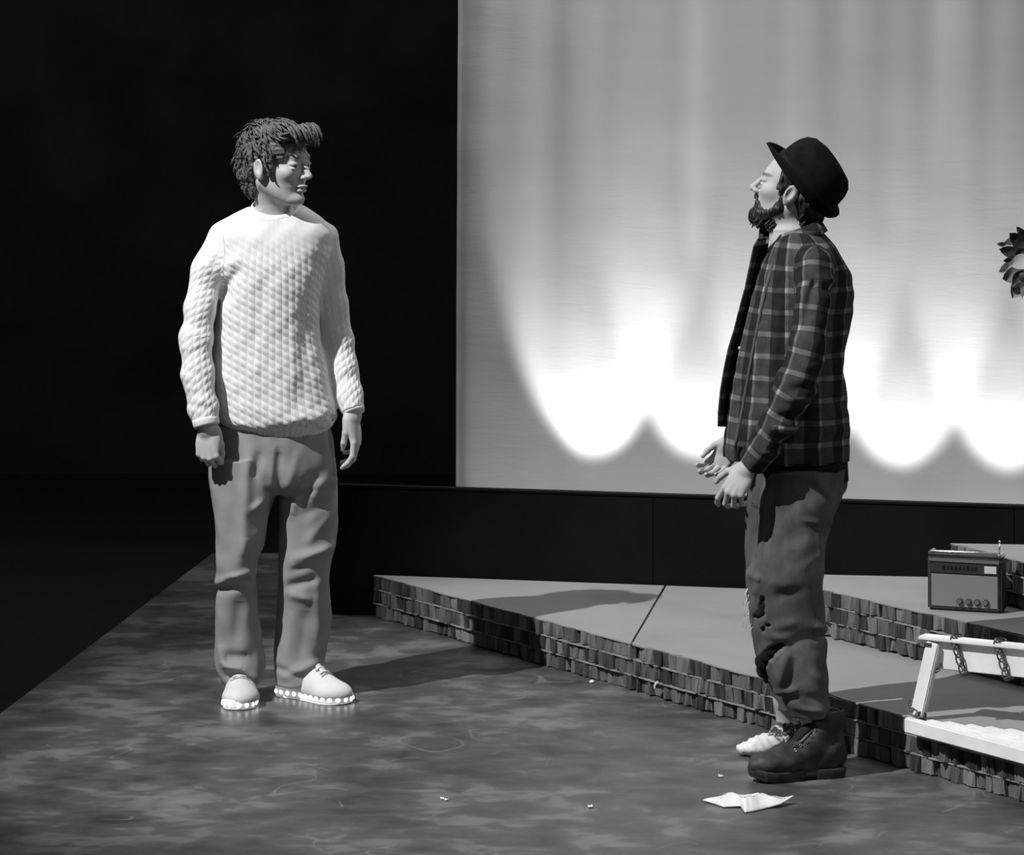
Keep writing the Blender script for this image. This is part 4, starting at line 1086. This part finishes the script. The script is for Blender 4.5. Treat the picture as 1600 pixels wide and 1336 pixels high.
    # ---- shirt
    FB = ((362, 1218, 1284, .085), (370, 1213, 1292, .115), (383, 1203, 1304, .150), (400, 1195, 1315, .165), (416, 1188, 1323, .170), (449, 1178, 1331, .170), (482, 1169, 1329, .168), (515, 1161, 1325, .165), (548, 1154, 1318, .162), (581, 1148, 1317, .162), (613, 1143, 1321, .164), (646, 1137, 1324, .166), (680, 1132, 1325, .166), (700, 1130, 1326, .164), (716, 1129, 1326, .162))
    rows = lev([(y, (a+b)/2, (b-a)/2, 9.5, ry) for y, a, b, ry in FB])
    F = Field((.54, 9.16, .84), (1.01, 9.78, 1.52), .0044)
    F.loft(rows, 0, n=2.15)
    for pts, rad in ((armL, radL), (armR, radR)):
        d = pts[-1]-pts[-2]; d /= np.linalg.norm(d)
        F.chain(pts[:-1]+[pts[-1]+d*.03], rad, .014); F.plane_cut(pts[-1]+d*.006, d, .075)
    nk = W(1240, 366, 9.5); F.ell(nk, (.060, .060, .040), .01, 's')
    FL = [(1262, 425, 1296, 432, 6, 7), (1258, 440, 1292, 448, 6, -6), (1250, 470, 1262, 430, 7, -9), (1240, 500, 1252, 470, 7, -6), (1240, 560, 1280, 556, 7, 5), (1226, 592, 1272, 586, 7, -6), (1216, 606, 1262, 612, 6, 6), (1205, 634, 1248, 640, 6, -7), (1196, 652, 1238, 660, 6, 7), (1190, 668, 1226, 682, 6, -6), (1182, 690, 1214, 700, 5, 5),
          (1195, 470, 1180, 690, 8, -5), (1215, 440, 1196, 600, 8, 4), (1300, 450, 1296, 560, 10, -8), (1312, 500, 1300, 660, 9, 6), (1290, 610, 1322, 640, 8, -5), (1280, 660, 1322, 668, 8, 5), (1250, 690, 1300, 690, 9, -5), (1290, 400, 1318, 430, 8, 4), (1270, 640, 1250, 690, 9, 4)]
    F.displace(lambda X, Y, Z: 1.5*folds(X, Y, Z, FL, Y0, 9.5)+.0028*wob(X, Y, Z*.6, 8, 11)+.0015*wob(X, Y, Z, 17, 12))
    V, Fc = F.mesh()
    cx = W(1240, 500, Y0)[0]
    th_ = np.arctan2(V[:, 0]-cx, -(V[:, 1]-9.5)); u = th_*.165; v = V[:, 2].copy()
    for pts, rad in ((armL, radL), (armR, radR)):
        d, cum, Cc, T = nearest_chain(V, pts); rr = np.interp(cum, np.linspace(0, max(cum.max(), .01), len(rad)), rad)
        m = (d < rr+.010) & (np.abs(V[:, 1]-9.5) > .135)
        a = np.cross(T, (0, 1, 0)); a /= np.linalg.norm(a, axis=1, keepdims=True)+1e-9; q_ = V-Cc
        u[m] = (np.arctan2((q_*a).sum(1), -q_[:, 1])*.052)[m]+.010; v[m] = -cum[m]+.02
    shirt = mesh_np('plaid_shirt', V, Fc, 'plaid', root, attrs={'cloth': np.stack([u+6.8, v+6.1, np.ones(len(V))], 1)})
    SV = V
    # far front panel, hanging open: its inner face is what we see
    rowsP = ((372, 1186), (383, 1179), (416, 1172), (449, 1165), (482, 1156), (515, 1148), (548, 1138), (581, 1131), (613, 1126), (646, 1123), (667, 1123))
    m = 7; P = []; UV = []
    for y, x0 in rowsP:
        for j in range(m):
            f = j/(m-1); p = W(x0+52*f, y, 9.475+.15*f); p[1] += .004*math.sin(y*.05+3*f); P.append(p); UV.append((f*.16+4.05, p[2]+6.1, 1))
    P = np.array(P); N = len(P); nrm = np.array((-.1, .06, 0))*.03; k = len(rowsP)
    Fp = [(i*m+j, (i+1)*m+j, (i+1)*m+j+1, i*m+j+1) for i in range(k-1) for j in range(m-1)]
    Fp += [tuple(x+N for x in f)[::-1] for f in Fp]
    Fp += [(i*m, i*m+N, (i+1)*m+N, (i+1)*m) for i in range(k-1)]+[((k-1)*m+j, (k-1)*m+j+N, (k-1)*m+j+1+N, (k-1)*m+j+1) for j in range(m-1)]+[(j+1, j+1+N, j+N, j) for j in range(m-1)]
    mesh_np('open_front_panel', np.concatenate([P, P+nrm]), Fp, 'plaid', shirt, attrs={'cloth': np.array(UV+UV)})
    # placket edge of the near panel and a button
    pl = [surf(SV, *p, .0) for p in ((1207, 412), (1196, 455), (1186, 500), (1177, 545), (1169, 590), (1161, 635), (1152, 680), (1149, 700))]
    V, Fp = tube_np(pl, .0045, 8, .45, (0, 1, 0)); mesh_np('placket', V, Fp, 'plaid', shirt, attrs={'cloth': np.tile(np.array((6.8632, 6.135, 1)), (len(V), 1))})
    sphere('button', W(1156, 544, 9.47), .005, 'bandage', shirt, (1, .5, 1))
    # collar: stand and fall, tilted up towards the nape
    cz = W(1245, 368, 9.5)
    o = ring_band('collar', [(cz[2]-.016, cz[0], 9.49, .086, .094, .36, 0), (cz[2]+.004, cz[0], 9.49, .076, .082, .36, 0), (cz[2]+.024, cz[0], 9.49, .064, .068, .36, 0)], 'plaid', shirt, 64, thick=.006)
    co = np.array([v_.co for v_ in o.data.vertices])+root_off(shirt)
    at = o.data.attributes.new('cloth', 'FLOAT_VECTOR', 'POINT'); at.data.foreach_set('vector', np.stack([np.arctan2(co[:, 1]-9.5, co[:, 0]-cz[0])*.07+3, co[:, 2]*.9+5.06, np.ones(len(co))], 1).astype(np.float32).ravel())
    for pts_, nm in (((W(1188, 356, 9.535), W(1206, 362, 9.55), W(1207, 378, 9.50), W(1184, 384, 9.49)), 'collar_point'), ((W(1216, 380, 9.425), W(1250, 372, 9.415), W(1236, 388, 9.40), W(1217, 402, 9.41)), 'collar_point')):
        A = np.array(pts_); nn = np.cross(A[1]-A[0], A[3]-A[0]); nn /= np.linalg.norm(nn); B = A+nn*.005
        mesh_np(nm, np.concatenate([A, B]), [(0, 1, 2, 3), (7, 6, 5, 4), (0, 4, 5, 1), (1, 5, 6, 2), (2, 6, 7, 3), (3, 7, 4, 0)], 'plaid', shirt, False, {'cloth': np.concatenate([A, B])[:, [0, 2, 1]]+5})
    # ---- dark ragged undershirt tail
    F = Field((.55, 9.28, .76), (1.02, 9.72, .96), .0042)
    F.loft(lev(((685, 1240, 84, 9.5, .152), (705, 1245, 80, 9.5, .153), (730, 1248, 78, 9.5, .153), (752, 1251, 76, 9.5, .152))), 0)
    F.displace(lambda X, Y, Z: .003*wob(X, Y, Z*.4, 9, 21))
    def rag(X, Y, Z):
        a = np.arctan2(Y-9.5, X-.80); zl = .835-.055*np.clip((X-.72)/.22, 0, 1)+.012*np.sin(a*9)+.008*np.sin(a*23+1)+.006*np.sin(a*47); return -np.clip((zl-Z), 0, .06)
    F.displace(rag, .07)
    V, Fc = F.mesh(); mesh_np('undershirt_tail', V, Fc, 'dark_under', root)
    # ---- trousers
    F = Field((.60, 9.28, .06), (.99, 9.76, .90), .0040)
    F.loft(lev(((690, 1243, 76, 9.5, .142), (735, 1247, 76, 9.5, .146), (765, 1246, 74, 9.5, .14), (790, 1238, 64, 9.5, .11))), 0)
    nl = lev(((735, 1262, 60, 9.41, .085), (760, 1257, 63, 9.41, .088), (790, 1250, 61, 9.41, .09), (812, 1244, 57, 9.41, .09), (868, 1234, 52, 9.41, .088), (898, 1227, 59, 9.41, .09), (925, 1227, 59, 9.41, .09), (964, 1229, 59, 9.41, .09), (1007, 1233, 57, 9.41, .088), (1051, 1242, 51, 9.41, .085), (1080, 1254, 43, 9.41, .078), (1100, 1261, 36, 9.405, .07), (1118, 1265, 31, 9.405, .062)))
    fl_ = lev(((735, 1235, 60, 9.60, .085), (760, 1224, 56, 9.61, .09), (812, 1216, 51, 9.62, .09), (868, 1211, 46, 9.62, .088), (898, 1210, 46, 9.62, .085), (964, 1216, 42, 9.63, .08), (1007, 1220, 40, 9.64, .078), (1051, 1227, 33, 9.65, .07), (1090, 1231, 25, 9.65, .06), (1108, 1232, 21, 9.65, .055)))
    F.loft(nl, .012, n=2.2); F.loft(fl_, .012)
    FL = [(1168, 895, 1185, 900, 6, 8), (1180, 905, 1175, 925, 7, 5), (1195, 770, 1182, 880, 7, 6), (1205, 780, 1195, 860, 8, -6), (1250, 806, 1278, 812, 5, 5), (1276, 812, 1284, 900, 6, 5), (1230, 760, 1240, 850, 12, -5), (1270, 740, 1300, 780, 8, 5), (1200, 900, 1230, 910, 8, 4), (1205, 925, 1250, 915, 8, -5), (1270, 970, 1292, 982, 6, 9), (1262, 988, 1290, 992, 6, -7),
          (1195, 975, 1240, 965, 8, 5), (1190, 985, 1230, 990, 7, 6), (1225, 1000, 1262, 985, 9, -5), (1225, 1010, 1212, 1080, 8, 6), (1240, 1020, 1222, 1082, 8, -6), (1206, 1082, 1240, 1068, 6, 8), (1212, 1092, 1244, 1082, 5, -6), (1262, 1040, 1290, 1060, 9, 5), (1256, 1080, 1292, 1090, 7, -5), (1236, 1098, 1290, 1106, 5, 5), (1285, 860, 1250, 880, 8, 4)]
    F.displace(lambda X, Y, Z: 1.3*folds(X, Y, Z, FL, 9.41, 9.5)+.0030*wob(X, Y, Z*.7, 7, 31)+.0018*wob(X, Y, Z, 17, 32)-.010*np.clip(1-(Z-.10)/.03, 0, 1)*(.5+.5*wob(X, Y, Z, 22, 33)))
    # tears
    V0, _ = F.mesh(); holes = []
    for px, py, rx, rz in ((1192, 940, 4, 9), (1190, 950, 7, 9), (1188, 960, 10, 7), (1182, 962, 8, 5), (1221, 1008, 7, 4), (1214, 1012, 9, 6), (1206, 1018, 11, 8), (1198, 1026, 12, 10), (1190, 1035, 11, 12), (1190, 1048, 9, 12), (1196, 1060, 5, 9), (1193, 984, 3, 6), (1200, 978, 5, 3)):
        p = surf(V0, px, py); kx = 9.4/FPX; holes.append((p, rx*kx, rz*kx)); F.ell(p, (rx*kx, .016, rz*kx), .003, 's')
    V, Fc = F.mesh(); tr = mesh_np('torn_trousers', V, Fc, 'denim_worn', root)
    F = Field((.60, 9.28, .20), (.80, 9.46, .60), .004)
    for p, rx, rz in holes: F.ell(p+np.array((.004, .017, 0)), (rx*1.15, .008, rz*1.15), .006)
    V, Fc = F.mesh(); mesh_np('tear_shade', V, Fc, 'dark_under', tr)  # dark blobs sunk in the tears, standing in for the shade inside
    r = random.Random(4)
    for i in range(14):                                     # frayed threads at the knee
        a = W(r.uniform(1166, 1178), r.uniform(912, 985), 9.39); V, Fp = tube_np([a, a+np.array((-.006, -.004, -.012)), a+np.array((-.010+r.uniform(-.004, .004), -.004, -.028-r.uniform(0, .02)))], (.0010, .0008, .0004), 5); mesh_np('thread', V, Fp, 'bandage', tr)
    # ---- boot
    h = floor_pt(1318, 1211); t = floor_pt(1171, 1222); d = t-h; L = np.linalg.norm(d); d /= L; l = np.array((-d[1], d[0], 0.))
    P = lambda a, b, z: h+d*(a*L)+l*b+np.array((0, 0, z)); M = np.stack([d, l, np.array((0, 0, 1.))], 1)
    F = Field(np.minimum(h, t)-np.array((.06, .08, -.016)), np.maximum(h, t)+np.array((.06, .08, .21)), .003)
    F.ell(P(.18, 0, .06), (.056, .037, .055), 0, 'u', M); F.ell(P(.48, .002, .050), (.090, .040, .045), .03, 'u', M); F.ell(P(.78, .004, .047), (.066, .047, .036), .03, 'u', M)
    F.cone(P(.13, 0, .07), P(.125, 0, .17), .034, .036, .02); F.cone(P(.30, 0, .08), P(.225, 0, .17), .036, .036, .02); F.cone(P(.33, 0, .10), P(.62, .002, .060), .034, .030, .03)
    F.ell(P(.17, 0, .192), (.044, .030, .030), .004, 's', M); F.plane_cut(P(.2, 0, .183), (0, 0, 1), .1); F.plane_cut(P(.5, 0, .022), (0, 0, -1), .3)
    F.displace(lambda X, Y, Z: .0016*wob(X, Y, Z, 18, 41)+.0012*wob(X, Y, Z, 34, 42), .02)
    V, Fc = F.mesh(); bt = mesh_np('boot', V, Fc, 'boot_leather', root); BV = V
    F = Field(np.minimum(h, t)-np.array((.06, .08, -.05)), np.maximum(h, t)+np.array((.06, .08, .21)), .003)
    F.ell(P(.425, 0, .128), (.052, .020, .013), 0, 'u', M@np.array(Matrix.Rotation(math.radians(42), 3, 'Y'))); V, Fc = F.mesh(); mesh_np('tongue', V, Fc, 'lace_dark', bt)
    up = [(.0, .0), (.01, .020), (.06, .036), (.18, .040), (.34, .037), (.48, .038), (.62, .045), (.76, .051), (.88, .047), (.95, .034), (.985, .018), (1., .0)]
    o2 = up+[(a, -b) for a, b in up[-2:0:-1]]; n = len(o2)
    def sole(name, prof, sel, mat):
        V = [P(.5+(a-.5)*(1+(s-1)*.4), b*s, z+(.016*((a-.70)/.30)**2 if a > .70 else 0)) for z, s in prof for a, b in sel]; n = len(sel); k = len(prof)
        Fp = [(i*n+j, i*n+(j+1) % n, (i+1)*n+(j+1) % n, (i+1)*n+j) for i in range(k-1) for j in range(n)]; Fp += [tuple(range(n)), tuple(range((k-1)*n, k*n))[::-1]]
        return mesh_np(name, V, Fp, mat, bt, False)
    sole('welt', ((.010, .98), (.011, 1.02), (.018, 1.045), (.026, 1.04), (.028, .99)), o2, 'boot_sole')
    heel = [(a, b) for a, b in up if a <= .34]; heel = heel+[(a, -b) for a, b in heel[::-1] if b > 0]
    sole('heel', ((.0, .98), (.012, 1.02)), heel, 'boot_sole')
    fore = [(a, b) for a, b in up if a >= .44]; fore = fore+[(a, -b) for a, b in fore[::-1] if b > 0]
    sole('tread', ((.0, .96), (.012, 1.02)), fore, 'boot_sole')
    for px, py in ((1279, 1122), (1278, 1131), (1274, 1141), (1268, 1151), (1261, 1159), (1251, 1165), (1243, 1172)):
        p = surf(BV, px, py, .001); pts = [p+np.array((math.cos(a)*.0036, -.0005, math.sin(a)*.0036)) for a in np.arange(12)*2*PI/12]
        V, Fp = tube_np(pts, .0014, 6, closed=True, up=(0, 1, 0)); mesh_np('eyelet', V, Fp, 'eyelet' if py > 1160 else 'strip_grey', bt)
    cl = [surf(BV, *p, .0005) for p in ((1270, 1120), (1271, 1135), (1265, 1148), (1254, 1159), (1240, 1168))]
    V, Fp = tube_np(cl, .0016, 6); mesh_np('eyelet_seam', V, Fp, 'lace_dark', bt)
    # ---- bandaged foot
    h2 = floor_pt(1250, 1177); t2 = floor_pt(1154, 1181); d2 = t2-h2; L2 = np.linalg.norm(d2); d2 /= L2; l2 = np.array((-d2[1], d2[0], 0.))
    h2 = h2-d2*.06; L2 += .06
    P2 = lambda a, b, z: h2+d2*(a*L2)+l2*b+np.array((0, 0, z)); M2 = np.stack([d2, l2, np.array((0, 0, 1.))], 1)
    F = Field(np.minimum(h2, t2)-np.array((.05, .08, 0)), np.maximum(h2, t2)+np.array((.05, .08, .14)), .003)
    F.ell(P2(.82, 0, .020), (.046, .040, .019), 0, 'u', M2); F.ell(P2(.62, 0, .030), (.060, .042, .030), .02, 'u', M2); F.ell(P2(.35, 0, .040), (.070, .040, .040), .02, 'u', M2); F.ell(P2(.93, -.006, .014), (.020, .022, .012), .012, 'u', M2)
    F.displace(lambda X, Y, Z: .0016*np.sin((X*.9+Z*.5)*300)+.001*wob(X, Y, Z, 25, 51), .02)
    V, Fc = F.mesh(); ft = mesh_np('foot_wrap', V, Fc, 'bandage', root)
    F = Field(np.minimum(h2, t2)-np.array((.05, .08, 0)), np.maximum(h2, t2)+np.array((.05, .08, .14)), .003)
    F.ell(P2(.32, 0, .045), (.075, .043, .044), 0, 'u', M2); F.cone(P2(.36, 0, .05), P2(.25, 0, .125), .038, .034, .03); F.ell(P2(.52, 0, .045), (.038, .036, .026), .02, 'u', M2)
    F.displace(lambda X, Y, Z: .003*wob(X, Y, Z, 26, 52), .02); F.plane_cut(P2(.3, 0, .001), (0, 0, -1), .2)
    V, Fc = F.mesh(); mesh_np('floral_sock', V, Fc, 'floral', root)
bearded_man()
